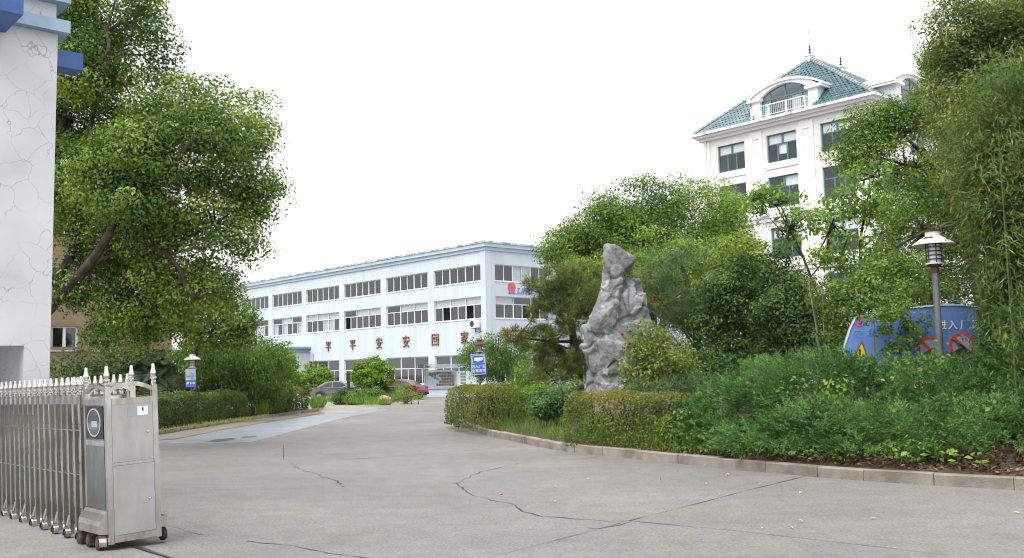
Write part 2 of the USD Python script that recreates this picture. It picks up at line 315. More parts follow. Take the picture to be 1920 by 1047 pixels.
steel('brushed_panel', (.50, .495, .48), (.41, .40, .38), .36, .55, 3.0, (1, 1, .5), bump=.12)
steel('green_panel', (.27, .31, .285), (.17, .20, .185), .22, .36, 3.0, (1, 1, .5), bump=.2)

# concrete court: mottled, tyre-polished bands, fine aggregate
M['court'] = usdkit.material(stage, '/World/Looks/court', {
    'tc': ('texture_coordinate', {}),
    'n1': ('noise_texture', {'scale': .22, 'detail': 5.0, 'roughness': .6}), 'r1': ('rgb_ramp', {'ramp': [(.32, (.142, .135, .128)), (.5, (.168, .161, .154)), (.68, (.196, .189, .181))]}),
    'mp': ('mapping', {'scale': (.8, 1.7, 1.0), 'rotation': (0, 0, .5)}), 'n2': ('noise_texture', {'scale': .9, 'detail': 6.0, 'roughness': .65}),
    'r2': ('rgb_ramp', {'ramp': [(.3, (.93, .93, .93)), (.7, (1.06, 1.055, 1.05))]}), 'm2': ('mix', {'mix_type': 'multiply', 'fac': 1.0}),
    'n3': ('noise_texture', {'scale': 32.0, 'detail': 3.0, 'roughness': .7}), 'r3': ('rgb_ramp', {'ramp': [(.3, (.58, .58, .58)), (.5, (1.0, 1.0, 1.0)), (.70, (1.5, 1.48, 1.45))]}), 'm3': ('mix', {'mix_type': 'multiply', 'fac': .8}),
    'n5': ('noise_texture', {'scale': 3.5, 'detail': 6.0, 'roughness': .7}), 'r5': ('rgb_ramp', {'ramp': [(.34, (.88, .88, .88)), (.5, (1.0, 1.0, 1.0)), (.7, (1.08, 1.08, 1.075))]}), 'm5': ('mix', {'mix_type': 'multiply', 'fac': 1.0}),
    'n4': ('noise_texture', {'scale': .12, 'detail': 2.0}), 'r4': ('rgb_ramp', {'ramp': [(.58, (1, 1, 1)), (.75, (1.05, .98, .91))]}), 'm4': ('mix', {'mix_type': 'multiply', 'fac': 1.0}),
    'b': ('bump', {'strength': .35, 'distance': .01}), 'p': ('principled_bsdf', {'roughness': .72, 'specular_ior_level': .35})},
    [('tc.object', 'n1.vector'), ('n1.fac', 'r1.fac'), ('tc.object', 'mp.vector'), ('mp.vector', 'n2.vector'), ('n2.fac', 'r2.fac'), ('r1.color', 'm2.color1'), ('r2.color', 'm2.color2'),
     ('tc.object', 'n3.vector'), ('n3.fac', 'r3.fac'), ('m2.color', 'm3.color1'), ('r3.color', 'm3.color2'), ('tc.object', 'n4.vector'), ('n4.fac', 'r4.fac'), ('m3.color', 'm4.color1'), ('r4.color', 'm4.color2'),
     ('tc.object', 'n5.vector'), ('n5.fac', 'r5.fac'), ('m4.color', 'm5.color1'), ('r5.color', 'm5.color2'), ('m5.color', 'p.base_color'), ('n3.fac', 'b.height'), ('b.normal', 'p.normal')], surface='p.BSDF')
# old white plaster with a web of cracks
M['cracked_plaster'] = usdkit.material(stage, '/World/Looks/cracked_plaster', {
    'tc': ('texture_coordinate', {}), 'n': ('noise_texture', {'scale': 1.6, 'detail': 4.0}), 'mv': ('vector_math', {'math_type': 'multiply_add', 'vector2': (.55, .55, .55)}),
    'v': ('voronoi_texture', {'feature': 'distance_to_edge', 'scale': 3.2}), 'nb': ('noise_texture', {'scale': 1.1, 'detail': 2.0}),
    'ms': ('rgb_ramp', {'ramp': [(.42, (0, 0, 0)), (.54, (1, 1, 1))]}), 'c': ('rgb_ramp', {'ramp': [(0, (.8, .8, .8)), (.006, (.5, .5, .5)), (.014, (0, 0, 0))]}),
    'mm': ('mix', {'mix_type': 'multiply', 'fac': 1.0}),
    'n2': ('noise_texture', {'scale': .9, 'detail': 5.0}), 'base': ('rgb_ramp', {'ramp': [(.28, (.44, .45, .46)), (.45, (.55, .57, .595)), (.7, (.62, .635, .65))]}),
    'x': ('mix', {'color2': (.24, .23, .22)}), 'p': ('principled_bsdf', {'roughness': .7})},
    [('tc.object', 'n.vector'), ('n.color', 'mv.vector1'), ('tc.object', 'mv.vector3'), ('mv.vector', 'v.vector'), ('v.distance', 'c.fac'), ('tc.object', 'nb.vector'), ('nb.fac', 'ms.fac'),
     ('c.color', 'mm.color1'), ('ms.color', 'mm.color2'), ('tc.object', 'n2.vector'), ('n2.fac', 'base.fac'), ('base.color', 'x.color1'), ('mm.color', 'x.fac'), ('x.color', 'p.base_color')], surface='p.BSDF')

mat('bamboo_culm', (.045, .07, .022), .5, col2=(.08, .11, .035), scale=5)
leaf('camphor', [(0, (0.0264, 0.052, 0.011)), (0.45, (0.072, 0.115, 0.022)), (0.8, (0.144, 0.18, 0.0374)), (1, (0.228, 0.235, 0.066))])
leaf('camphor_far', [(0, (0.027, 0.0576, 0.0117)), (0.4, (0.0828, 0.1332, 0.0234)), (0.8, (0.1512, 0.1998, 0.0396)), (1, (0.1935, 0.2358, 0.0594))])
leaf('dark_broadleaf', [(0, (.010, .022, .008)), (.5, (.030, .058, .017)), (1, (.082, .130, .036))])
leaf('fresh_green', [(0, (.036, .070, .014)), (.5, (.092, .150, .032)), (1, (.165, .235, .058))])
leaf('weeping_leaf', [(0, (.032, .058, .014)), (.45, (.075, .125, .026)), (.85, (.125, .19, .040)), (1, (.13, .12, .05))], jit=.4)
leaf('round_bush', [(0, (0.036, 0.072, 0.0072)), (0.5, (0.0936, 0.1512, 0.0158)), (1, (0.1728, 0.2232, 0.0288))])
leaf('photinia', [(0, (0.0287, 0.0473, 0.012)), (0.4, (0.0862, 0.0998, 0.025)), (0.7, (0.184, 0.1208, 0.035)), (1, (0.3105, 0.1365, 0.05))], jit=.5)
leaf('dark_hedge', [(0, (0.0184, 0.0345, 0.0115)), (0.5, (0.0517, 0.0782, 0.023)), (0.85, (0.0978, 0.1207, 0.0403)), (1, (0.1495, 0.0862, 0.0403))], jit=.45)
leaf('pine_needle', [(0, (.026, .040, .014)), (.5, (.070, .092, .026)), (.85, (.125, .140, .040)), (1, (.17, .095, .045))], trans=.12)
leaf('cedar_needle', [(0, (.026, .048, .024)), (.5, (.070, .102, .046)), (.9, (.125, .155, .066)), (1, (.17, .125, .07))], trans=.12)
leaf('juniper_spray', [(0, (.013, .036, .011)), (.45, (.046, .098, .030)), (1, (.105, .175, .058))], trans=.1)
leaf('bamboo_leaf', [(0, (.026, .046, .014)), (.5, (.066, .096, .030)), (.9, (.120, .150, .050)), (1, (.15, .165, .065))])
leaf('pale_bloom', [(0, (.032, .052, .014)), (.45, (.095, .115, .032)), (.8, (.17, .185, .065)), (1, (.24, .235, .10))])
leaf('vine_leaf', [(0, (.030, .055, .012)), (.5, (.085, .135, .028)), (.85, (.16, .20, .045)), (1, (.22, .13, .05))], jit=.45)
leaf('camellia_leaf', [(0, (.022, .048, .012)), (.5, (.070, .110, .022)), (.9, (.16, .17, .035)), (1, (.24, .16, .05))], rough=.35, spec=.5)
leaf('grass_blade', [(0, (.034, .066, .014)), (.5, (.078, .132, .030)), (1, (.15, .19, .055))])
leaf('dry_grass', [(0, (.10, .11, .03)), (1, (.26, .22, .09))])
leaf('palm_frond', [(0, (.010, .020, .010)), (.6, (.022, .040, .019)), (1, (.045, .07, .032))], trans=.12)
leaf('red_petal', [(0, (.12, .008, .008)), (1, (.20, .03, .022))])
leaf('yellow_petal', [(0, (.34, .16, .01)), (1, (.40, .26, .02))])
leaf('orange_leaf', [(0, (.15, .05, .012)), (1, (.24, .10, .02))])
leaf('litter', [(0, (.012, .007, .005)), (.55, (.055, .030, .016)), (.85, (.13, .075, .04)), (1, (.22, .15, .09))], trans=.05)
leaf('fallen', [(0, (.26, .12, .03)), (1, (.40, .32, .14))], trans=.05)

# ------------------------------------------------------------------ the ground
def grid(xs, ys, zf):
    X, Y = np.meshgrid(xs, ys); v = np.stack([X, Y, zf(X, Y)], -1).reshape(-1, 3); n = len(xs); f = []
    for j in range(len(ys) - 1):
        for i in range(n - 1):
            a = j * n + i; f += [[a, a + 1, a + n + 1], [a, a + n + 1, a + n]]
    return v, np.array(f)
gx = np.r_[-600, -300, -150, np.arange(-80, 81, 8), 150, 300, 600]; gy = np.r_[-60, -20, 0, 10, 15, np.arange(20, 101, 4), 110, 130, 200, 400, 900]
court = thing('court', kind='structure')
part(court, 'slab', grid(gx, gy, lambda X, Y: zg(Y)), 'court')
def sheet(px, lift):
    """a thin sheet on the court through ground points seen at these pixels"""
    p = np.array([G(*q) for q in px])[:, :2]
    m = trimesh.creation.extrude_polygon(Polygon(p).buffer(0), .001, engine='earcut')
    m = trimesh.Trimesh(m.vertices, m.faces); m = m.subdivide_to_size(6.0, max_iter=8) if True else m
    v = np.array(m.vertices); v[:, 2] += zg(v[:, 1]) + lift - .001
    return v, np.array(m.faces)
rngc = np.random.default_rng(5)
def crack(px, w, jit, step=.12, lift=.004):
    p = np.array([G(*q)[:2] for q in px]); out = [p[0]]
    for a, b in zip(p[:-1], p[1:]):
        n = max(2, int(np.linalg.norm(b - a) / step))
        for i in range(1, n + 1): out.append(a + (b - a) * i / n)
    out = np.array(out); d = np.gradient(out, axis=0); d /= np.linalg.norm(d, axis=1, keepdims=True) + 1e-9; nn = np.stack([-d[:, 1], d[:, 0]], 1)
    off = np.cumsum(rngc.normal(0, jit, len(out))); off -= np.linspace(off[0], off[-1], len(out)); out = out + nn * off[:, None]
    ww = w * (rngc.uniform(.2, .9, len(out)) + 1.3 * (rngc.random(len(out)) < .22))[:, None]; ww = (ww + np.roll(ww, 1, 0)) / 2
    a, b = out + nn * ww / 2, out - nn * ww / 2
    v = np.vstack([np.c_[a, zg(a[:, 1]) + lift], np.c_[b, zg(b[:, 1]) + lift]]); n = len(out); f = []
    for i in range(n - 1): f += [[i, n + i, n + i + 1], [i, n + i + 1, i + 1]]
    return v, np.array(f)
for px, w, j in (([(822, 906), (855, 906), (868, 901), (900, 888), (935, 877), (973, 869)], .03, .03), ([(855, 907), (880, 918), (905, 932), (955, 940), (985, 946), (1010, 966), (1060, 972), (1115, 977), (1150, 980), (1180, 976)], .03, .034),
                 ([(540, 868), (590, 888), (645, 914)], .02, .02), ([(532, 835), (532, 862)], .03, .0005), ([(463, 1015), (530, 1023), (650, 1043), (720, 1052)], .02, .02), ([(1185, 978), (1165, 985), (1120, 992), (1100, 990)], .02, .012), ([(310, 985), (380, 1003), (420, 1004)], .014, .01)):
    part(court, 'crack', crack(px, w * .62, j), 'crack')
for px, w in (([(1515, 892), (1180, 977)], .022), ([(1180, 977), (1000, 1024), (880, 1056)], .012), ([(1186, 978), (1400, 998), (1780, 1042)], .018), ([(640, 863), (800, 852), (992, 835)], .03), ([(1060, 863), (1125, 857)], .035), ([(240, 1022), (330, 1050)], .03), ([(520, 799), (690, 795)], .05)):
    part(court, 'joint', crack(px, w * .7, .004, .2, .006), 'joint')
single('blue_grey_patch', sheet([(312, 832), (370, 820), (480, 797), (600, 778), (700, 767), (728, 768), (680, 777), (640, 785), (560, 806), (475, 829), (400, 833)], .004), 'blue_patch', kind='structure')
for px in ([(388, 829), (402, 825), (438, 822), (440, 825), (412, 829)], [(450, 820), (482, 818), (480, 820), (456, 821.5)]):
    single('wet_patch', sheet(px, .009), 'wet_stain', kind='structure')
single('sand_strip', sheet([(296, 826), (296, 815), (400, 800), (500, 786), (600, 772), (610, 775), (500, 792), (420, 806), (330, 824)], .010), 'sand', kind='structure')
single('parking_paving', sheet([(470, 772), (560, 768), (600, 750), (760, 744), (800, 752), (760, 757), (700, 768), (620, 777), (560, 776)], .005), 'paving', kind='structure')

# island: kerb stones and a mound of soil inside
kpx = [(2100, 932), (1920, 920), (1707, 908), (1530, 895), (1438, 886), (1310, 874), (1209, 863), (1092, 851), (1031, 842), (963, 828), (915, 817), (880, 806), (864, 798), (858, 789), (858, 778), (861, 768), (866, 758), (873, 752)]
kp = np.array([G(*q)[:2] for q in kpx])
def resample(p, step):
    s = np.r_[0, np.cumsum(np.linalg.norm(np.diff(p, axis=0), axis=1))]; t = np.arange(0, s[-1], step)
    from scipy.interpolate import PchipInterpolator
    return np.stack([PchipInterpolator(s, p[:, k])(t) for k in (0, 1)], 1)
kline = resample(kp, .05)
kd = np.gradient(kline, axis=0); kd /= np.linalg.norm(kd, axis=1, keepdims=True); kn = np.stack([kd[:, 1], -kd[:, 0]], 1)   # inwards
kerb = thing('kerb', kind='structure')
rng = np.random.default_rng(3); i = 0
while i < len(kline) - 25:
    L = int(rng.choice([20, 20, 20, 15, 24])); j = min(i + L, len(kline) - 1)
    a, b = kline[i], kline[j]; d = (b - a) / np.linalg.norm(b - a); n = np.array([d[1], -d[0]]); z = float(zg((a[1] + b[1]) / 2)); o = rng.normal(0, .006); h = .165 + rng.normal(0, .006)
    a, b = a + d * .006 + n * o, b - d * .006 + n * (o + rng.normal(0, .004)); c = .018
    prof = [(0, -.05), (0, h - c), (c, h), (.13, h), (.13, -.05)]
    v = np.array([[*(e + n * w), z + hh + (rng.normal(0, .003))] for e in (a, b) for w, hh in prof]); m = len(prof)
    f = [[k, m + k, m + (k + 1) % m] for k in range(m)] + [[k, m + (k + 1) % m, (k + 1) % m] for k in range(m)] + [[0, 1, 2], [0, 2, 3], [0, 3, 4], [m, m + 2, m + 1], [m, m + 3, m + 2], [m, m + 4, m + 3]]
    part(kerb, 'kerb_stone', (v, f), 'kerb_concrete'); i = j
# the soil runs from the kerb up to a spine inside the island
spine = np.array([[34, 13], [24, 19], [14, 26], [9, 33], [7, 42], [8, 52], [10, 62], [14, 72]], float)
ks = kline[::8]; nin = kn[::8]
def spine_at(u):
    s = np.r_[0, np.cumsum(np.linalg.norm(np.diff(spine, axis=0), axis=1))]; return np.stack([np.interp(u * s[-1], s, spine[:, k]) for k in (0, 1)], 1)
uu = np.linspace(0, 1, len(ks)); q = spine_at(uu)
def island_z(dist): return .13 + .55 * (1 - np.exp(-np.maximum(dist, 0) / 2.5))
from scipy.spatial import cKDTree
ktree = cKDTree(kline)
def iz(x, y):
    """height of the planting bed"""
    p = np.stack(np.broadcast_arrays(x, y), -1); d, k = ktree.query(p); side = ((p - kline[k]) * kn[k]).sum(-1)
    return zg(p[..., 1]) + np.where(side > .1, island_z(d), 0)
rows = []; start = ks + nin * .11; ramp = np.r_[0, .01, .025, .05, .09, .15, .24, .36, .52, .72, 1.0]
for s in ramp:
    p = start + (q - start) * s; dist = np.linalg.norm(p - start, axis=1)
    rows.append(np.c_[p, (iz(p[:, 0], p[:, 1]) if s > 0 else zg(p[:, 1]) + .13) + .05 * (meshkit.noise(np.c_[p * 1.7, 0 * dist]) - .5) * np.minimum(dist, 1)])
far = q + (q - start) / np.linalg.norm(q - start, axis=1, keepdims=True) * 14
rows.append(np.c_[far, zg(far[:, 1]) + .5])
v = np.vstack(rows); n = len(ks); f = []
for j in range(len(rows) - 1):
    for i in range(n - 1):
        a = j * n + i; f += [[a, a + n, a + n + 1], [a, a + n + 1, a + 1]]
single('planting_bed', (v, np.array(f)[:, ::-1]), 'soil', kind='structure', smooth=True)
# left bed behind a low kerb
lkx = [(240, 826), (300, 816), (400, 799), (480, 786), (540, 779), (610, 771)]
lk = resample(np.array([G(*q)[:2] for q in lkx]), .1)
lkerb = thing('low_kerb', kind='structure')
for i in range(0, len(lk) - 11, 10):
    a, b = lk[i], lk[i + 10]; d = (b - a) / np.linalg.norm(b - a); n = np.array([-d[1], d[0]]); z = float(zg(a[1])); a = a + d * .01; b = b - d * .01; h = .12 + rng.normal(0, .012)
    v = np.array([[*(e + n * w), z + hh] for e in (a, b) for w, hh in ((0, -.05), (.01, h), (.11, h), (.12, -.05))])
    part(lkerb, 'kerb_stone', (v, [[0, 4, 5], [0, 5, 1], [1, 5, 6], [1, 6, 2], [2, 6, 7], [2, 7, 3], [0, 1, 2], [0, 2, 3], [4, 6, 5], [4, 7, 6]]), 'dirty_kerb')
e = lk + np.array([-.09, .05]); back = lk + np.array([-22, 9]); n = len(e)
v = np.vstack([np.c_[e, zg(e[:, 1]) + .09], np.c_[back, zg(back[:, 1]) + .35]]); f = []
for i in range(n - 1): f += [[i, i + 1, n + i + 1], [i, n + i + 1, n + i]]
single('left_bed', (v, f), 'soil', kind='structure')
# ------------------------------------------------------------------ buildings
def window(t, face, u0, u1, v0, v1, cols, frame, glass, depth=.14, transom=None, top_cols=None, fw=.06, open_=(), blinds=None, sill=True, name='window', mull=None):
    """frame and panes set back in an opening; cols: panes across below the transom, top_cols above it; mull: every how many panes the bar is thick"""
    w1, w0 = -depth, -depth - .07; mb = MB()
    mb.box(u0, u1, v0, v0 + fw, w0, w1, face); mb.box(u0, u1, v1 - fw, v1, w0, w1, face); mb.box(u0, u0 + fw, v0 + fw, v1 - fw, w0, w1, face); mb.box(u1 - fw, u1, v0 + fw, v1 - fw, w0, w1, face)
    zones = [(v0 + fw, (transom or v1) - (fw / 2 if transom else fw), cols)]
    if transom:
        mb.box(u0 + fw, u1 - fw, transom - fw / 2, transom + fw / 2, w0, w1 + .004, face); zones.append((transom + fw / 2, v1 - fw, top_cols))
    cells = []
    for zi, (a, b, n) in enumerate(zones):
        xs = np.linspace(u0 + fw / 2, u1 - fw / 2, n + 1)
        for k in range(n + 1):
            if 0 < k < n:
                h = fw * (.5 if mull and k % mull else .8); mb.box(xs[k] - h, xs[k] + h, a, b, w0, w1 + .002, face)
        for k in range(n): cells.append((zi, k, xs[k] + fw * .5, xs[k + 1] - fw * .5, a, b))
    wp = part(t, name, mb, frame)
    for zi, k, a, b, c, d in cells:
        if (zi, k) in open_: continue
        part(wp, 'pane', MB().quad(a, b, c, d, (w0 + w1) / 2, face), glass)
    for (zi, k, frac, m) in (blinds or ()):
        for cz, ck, a, b, c, d in cells:
            if cz == zi and ck == k: part(wp, 'blind', MB().box(a, b, d - (d - c) * frac, d, w0 - .07, w0 - .05, face), m)
    if sill: part(wp, 'sill', MB().box(u0 - .05, u1 + .05, v0 - .08, v0 - .003, -depth + .003, .05, face), 'white_frame')
    return wp
def glyph(ch):
    return shapely.MultiPolygon([Polygon(r[0], r[1:]) for r in ([[tuple(map(int, q.split(','))) for q in ring.split()] for ring in p.split(';')] for p in GLYPHS[ch].split('|'))])
def put_glyph(mb, ch, u, v, s, face, w0, w1, slant=0):
    """a character s metres high with its left bottom at u, v"""
    g = shapely.affinity.affine_transform(glyph(ch), [s / 100, slant * s / 100, 0, s / 100, u, v + .08 * s]); return mb.extrude(g, w0, w1, face)
import shapely.affinity

# --- white and pale blue factory: corner nearest, left front along +y, right front along +x of its own frame
FO = D(914.5, 742, 98); FO[2] = float(zg(98))
fac = thing('factory_building', 'long three storey pale blue factory with strip windows and rusty wall letters', 'building', FO, AXIS_DEG)
LF = Face((0, 0, 0), (0, 1, 0), (0, 0, 1), (-1, 0, 0)); RF = Face((0, 0, 0), (1, 0, 0), (0, 0, 1), (0, -1, 0))
FL, FR, FH = 64.5, 38.0, 14.5
def bays(n, start, width, pitch): return [(start + k * pitch, start + k * pitch + width) for k in range(n)]
lb, rb = bays(7, .75, 8.0, 9.13), bays(4, 1.3, 7.7, 9.13)
rowz = [(.8, 3.85), (7.5, 9.80), (11.38, 13.12)]
holes = [sbox(a, c, b, d) for a, b in lb for c, d in rowz[1:]] + [sbox(a, rowz[0][0], b, rowz[0][1]) for a, b in lb[:4]] + [sbox(38.0, 0.05, 42.5, 3.4)]
part(fac, 'wall', MB().extrude(sbox(0, -.3, FL, FH).difference(shapely.union_all(holes)), 0, -.35, LF), 'factory_wall')
holes = [sbox(a, c, b, d) for a, b in rb for c, d in rowz]
part(fac, 'wall', MB().extrude(sbox(.35, -.3, FR, FH).difference(shapely.union_all(holes)), 0, -.35, RF), 'factory_wall')
part(fac, 'wall', MB().box(FR - .35, FR, .35, FL, -.3, FH).box(.35, FR - .35, FL - .35, FL, -.3, FH), 'factory_wall')
part(fac, 'roof', MB().box(.35, FR - .35, .35, FL - .35, FH - .4, FH - .1), 'old_coping')
def ring(mb, o, z0, z1, inn=.3):
    mb.box(-o, FR + o, -o, inn, z0, z1).box(-o, inn, inn, FL + o, z0, z1).box(FR - inn, FR + o, inn, FL + o, z0, z1).box(inn, FR - inn, FL - inn, FL + o, z0, z1); return mb
part(fac, 'fascia', ring(MB(), .16, FH, FH + .35), 'factory_band'); part(fac, 'fascia', ring(MB(), .34, FH + .352, FH + .72), 'factory_band')
part(fac, 'coping', ring(MB(), .42, FH + .722, FH + .92), 'old_coping', label='weathered, blackened coping along the roof edge')
part(fac, 'pilaster', MB().box(-.07, .62, -.07, .0, 0, FH).box(-.07, -.0, .002, .72, 0, FH), 'factory_wall')
for z in (3.3 + .9, 7.15, 10.55):   # floors inside, with a core wall
    pass
part(fac, 'interior', MB().box(.36, FR - .4, .36, FL - .4, 5.0, 5.25).box(.36, FR - .4, .36, FL - .4, 10.3, 10.5).box(9, 9.2, 8, FL - 1, .1, FH - .5).box(9, FR - 1, 7.7, 7.9, .1, FH - .5).box(.36, FR - .4, .36, FL - .4, -.1, .12), 'interior')
rw = np.random.default_rng(11)
for k, (a, b) in enumerate(lb):
    window(fac, LF, a, b, *rowz[2], 6, 'white_frame', 'glass_blue', mull=2, fw=.085)
    opn = {0: [(0, 1), (0, 4)], 1: [], 2: [(0, 5)] , 3: []}.get(k, [])
    window(fac, LF, a, b, *rowz[1], 6, 'white_frame', 'glass_grey', transom=9.0, top_cols=3, mull=2, fw=.085, open_=opn, blinds=[(1, j, 1.0, 'blind') for j in range(3) if rw.random() < .75] + [(0, j, 1.0, 'curtain') for j in range(6) if k >= 3 and rw.random() < .45])
    if k < 4: window(fac, LF, a, b, *rowz[0], 6, 'white_frame', 'glass_green', transom=2.55, top_cols=3, mull=2, fw=.09)
for k, (a, b) in enumerate(rb):
    window(fac, RF, a, b, *rowz[2], 6, 'white_frame', 'glass_grey', mull=2, fw=.085, blinds=[(0, j, 1.0, 'blind') for j in range(6) if rw.random() < .2])
    window(fac, RF, a, b, *rowz[1], 6, 'white_frame', 'glass_grey', transom=9.0, top_cols=3, mull=2, fw=.085, open_=[(0, 3), (0, 4)] if k == 0 else [], blinds=[(1, 0, 1.0, 'blind'), (1, 2, 1.0, 'blind')])
    window(fac, RF, a, b, *rowz[0], 6, 'white_frame', 'glass_green', transom=2.55, top_cols=3, mull=2, fw=.09)
LT = Face((0, 0, 0), (0, -1, 0), (0, 0, 1), (-1, 0, 0))    # the left front read from outside
for ch, y in zip('平平安安回家', (31.3, 25.7, 20.0, 14.65, 9.25, 4.2)):
    part(fac, 'wall_letter', put_glyph(MB(), ch, -y, 4.98, 1.42, LT, .012, .13), 'rust_letter')
part(fac, 'wall_letter', MB().extrude(Polygon([(2.15, 6.35), (3.15, 6.35), (2.85, 5.5), (2.6, 5.35), (2.4, 5.5)]), .012, .12, RF), 'orange_paint', label='orange wedge shaped sign piece')
for u in (3.6, 5.0, 6.4, 7.9):
    part(fac, 'wall_letter', MB().box(u, u + .9, 6.2, 6.34, .012, .1, RF).box(u + .35, u + .5, 5.2, 6.2, .012, .1, RF).box(u + .1, u + .8, 5.7, 5.82, .012, .098, RF), 'orange_paint', label='orange sign piece')
# emblem and lettering
disc = shapely.Point(3.55, 10.78).buffer(.56)
part(fac, 'logo_disc', MB().extrude(disc, .01, .04, RF), 'logo_red')
part(fac, 'logo_sweep', MB().extrude(Polygon([(3.05, 10.1), (3.15, 10.3), (3.8, 10.34), (4.2, 10.1)]), .042, .06, RF), 'logo_violet')
def latin(txt, u, v, h, face, slant=.25, w0=.01, w1=.04, bold=True):
    m = meshkit.text_mesh(txt, h, w1 - w0, bold=bold); q = np.array(m.vertices); q[:, 0] += slant * q[:, 1]; q = q + np.array([u, v, w0]); return face.map(q, np.array(m.faces))
part(fac, 'logo_letters', latin('IJN', 4.18, 10.12, .62, RF, .3), 'logo_violet')
part(fac, 'logo_disc', MB().extrude(shapely.Point(6.2, 10.55).buffer(.46), .01, .04, RF), 'logo_blue')
part(fac, 'logo_letters', latin('A1', 5.93, 10.36, .38, RF, 0, .042, .06), 'white_paint')
# entrance canopy and doorway
part(fac, 'canopy', MB().box(-2.6, -.002, 35.2, 46.5, 4.95, 5.45).box(-2.9, -.002, 34.9, 46.8, 5.452, 5.72), 'canopy_blue')
part(fac, 'canopy_wall', MB().box(-2.3, -.003, 35.4, 35.75, -.3, 4.948), 'factory_wall'); part(fac, 'canopy_wall', MB().box(-2.3, -.003, 46.0, 46.35, -.3, 4.948), 'factory_wall')
part(fac, 'door', MB().box(38.05, 42.45, .08, 3.36, -.3, -.24, LF), 'grey_frame')
part(fac, 'drain_pipe', MB().tube([(-.1, 34.3, 0), (-.1, 34.3, 4.9), (-.4, 34.6, 5.1)], .06, 6), 'grey_frame')
# --- air conditioner on brackets
ac = thing('air_conditioner', 'white outdoor air conditioner unit on the factory corner below open windows', 'air conditioner', FO, AXIS_DEG)
mb = MB().mesh(trimesh.creation.box((.42, 1.05, .78), transform=trimesh.transformations.translation_matrix((-.42, 1.35, 6.95)))); part(ac, 'casing', mb, 'white_paint')
part(ac, 'fan_grille', MB().lathe([(0, 0), (.30, 0), (.32, .01), (.30, .03), (0, .03)], 20, (-.66, 1.55, 6.97), 'x'), 'dark_iron')
for yy in (1.0, 1.7): part(ac, 'bracket', MB().box(-.6, -.002, yy - .03, yy + .03, 6.49, 6.55).box(-.06, -.002, yy - .03, yy + .03, 6.1, 6.488), 'dark_iron')
part(ac, 'pipe', MB().tube([(-.3, 1.3, 6.5), (-.3, 1.3, 6.2), (-.2, .9, 6.05), (-.05, .8, 6.2)], .03, 5), 'dark_iron')

# --- white office building with the teal roof
WO = D(1630, 195, 68); WO[2] = 0
S = 14.7
off = thing('office_building', 'tall cream white office block with teal tiled hip roof and arched dormer', 'building', WO, AXIS_DEG)
WL = Face((0, 0, 0), (0, 1, 0), (0, 0, 1), (-1, 0, 0)); WR = Face((0, 0, 0), (1, 0, 0), (0, 0, 1), (0, -1, 0))
cols = [(1.38, 4.0), (6.05, 8.68), (10.75, 13.35)]; rws = [(1.5, 4.2), (5.8, 8.35), (9.9, 12.35), (13.9, 16.35), (17.5, 19.72)]
holes = shapely.union_all([sbox(a, c, b, d) for a, b in cols for c, d in rws])
part(off, 'wall', MB().extrude(sbox(0, -.5, S, 20.35).difference(holes), 0, -.35, WL), 'office_wall')
part(off, 'wall', MB().extrude(sbox(.35, -.5, S, 20.35).difference(holes), 0, -.35, WR), 'office_wall')
part(off, 'wall', MB().box(S - .35, S, .35, S, -.5, 20.35).box(.35, S - .35, S - .35, S, -.5, 20.35), 'office_wall')
part(off, 'interior', MB().box(4.5, S - .4, 4.5, 4.7, 0, 20).box(4.5, 4.7, 4.7, S - .4, 0, 20), 'interior')
for z in (4.9, 9.0, 13.1, 17.0, 20.1): part(off, 'floor', MB().box(.36, S - .36, .36, S - .36, z, z + .2), 'interior')
for fi, F in enumerate((WL, WR)):
    off3 = .003 * fi
    for a, b in ((4.55, 5.75), (9.05, 10.2)):      # pilasters with a sunk strip
        part(off, 'pilaster', MB().box(a, a + .32, 0, 20.2, .002, .10, F).box(b - .32, b, 0, 20.2, .002, .10, F).box(a + .32, b - .32, 0, 20.2, .002, .05, F).box(a + .32, b - .32, 19.6, 20.19, .052, .10, F), 'office_trim')
    part(off, 'corner_pilaster', MB().box(-.08, .62, 0, 20.2, .002 + off3, .085 + off3, F), 'office_trim')
    part(off, 'corner_pilaster', MB().box(S - .62, S + .0, 0, 20.2, .002 + off3, .085, F), 'office_trim')
    for a, b in cols:
        for c, d in rws: part(off, 'apron', MB().box(a - .08, b + .08, c - .52, c - .1, .003, .07, F), 'office_trim')
    for z in (4.75, 8.9, 12.85):
        part(off, 'string_course', MB().box(-.14, S + .1, z, z + .3, .10, .16 + off3, F).box(-.2, S + .16, z + .302, z + .42, .003, .24 + off3, F), 'office_trim')
    for a, b in cols:      # joints in the render between windows, as narrow proud bands
        for z in np.arange(.6, 20, .92):
            if all(not (c - .55 < z + .45 and z < d) for c, d in rws): continue
            part(off, 'render_band', MB().box(a - .62, a - .1, z, z + .86, .003, .03, F), 'office_trim'); part(off, 'render_band', MB().box(b + .1, b + .5, z, z + .86, .003, .03, F), 'office_wall')
    bl = [[(1, 0, 1, 'blind'), (1, 1, 1, 'blind')], [(1, 0, 1, 'blind'), (1, 1, 1, 'blind'), (0, 1, .6, 'blind')], [(1, 0, 1, 'blind'), (1, 1, 1, 'blind')]]
    for k, (a, b) in enumerate(cols):
        for r, (c, d) in enumerate(rws):
            window(off, F, a, b, c, d, 3, 'green_frame', 'glass_clear', transom=d - (d - c) * .36, top_cols=2, fw=.085, depth=.16, sill=False, blinds=bl[k] if r == 4 else bl[0][:1] * (k == 1) if r == 3 else bl[2] if r == 2 else None)
def cornice(mb, o, z0, z1, inn=.2): return mb.box(-o, S + o, -o, inn, z0, z1).box(-o, inn, inn, S + o, z0, z1).box(S - inn, S + o, inn, S + o, z0, z1).box(inn, S - inn, S - inn, S + o, z0, z1)
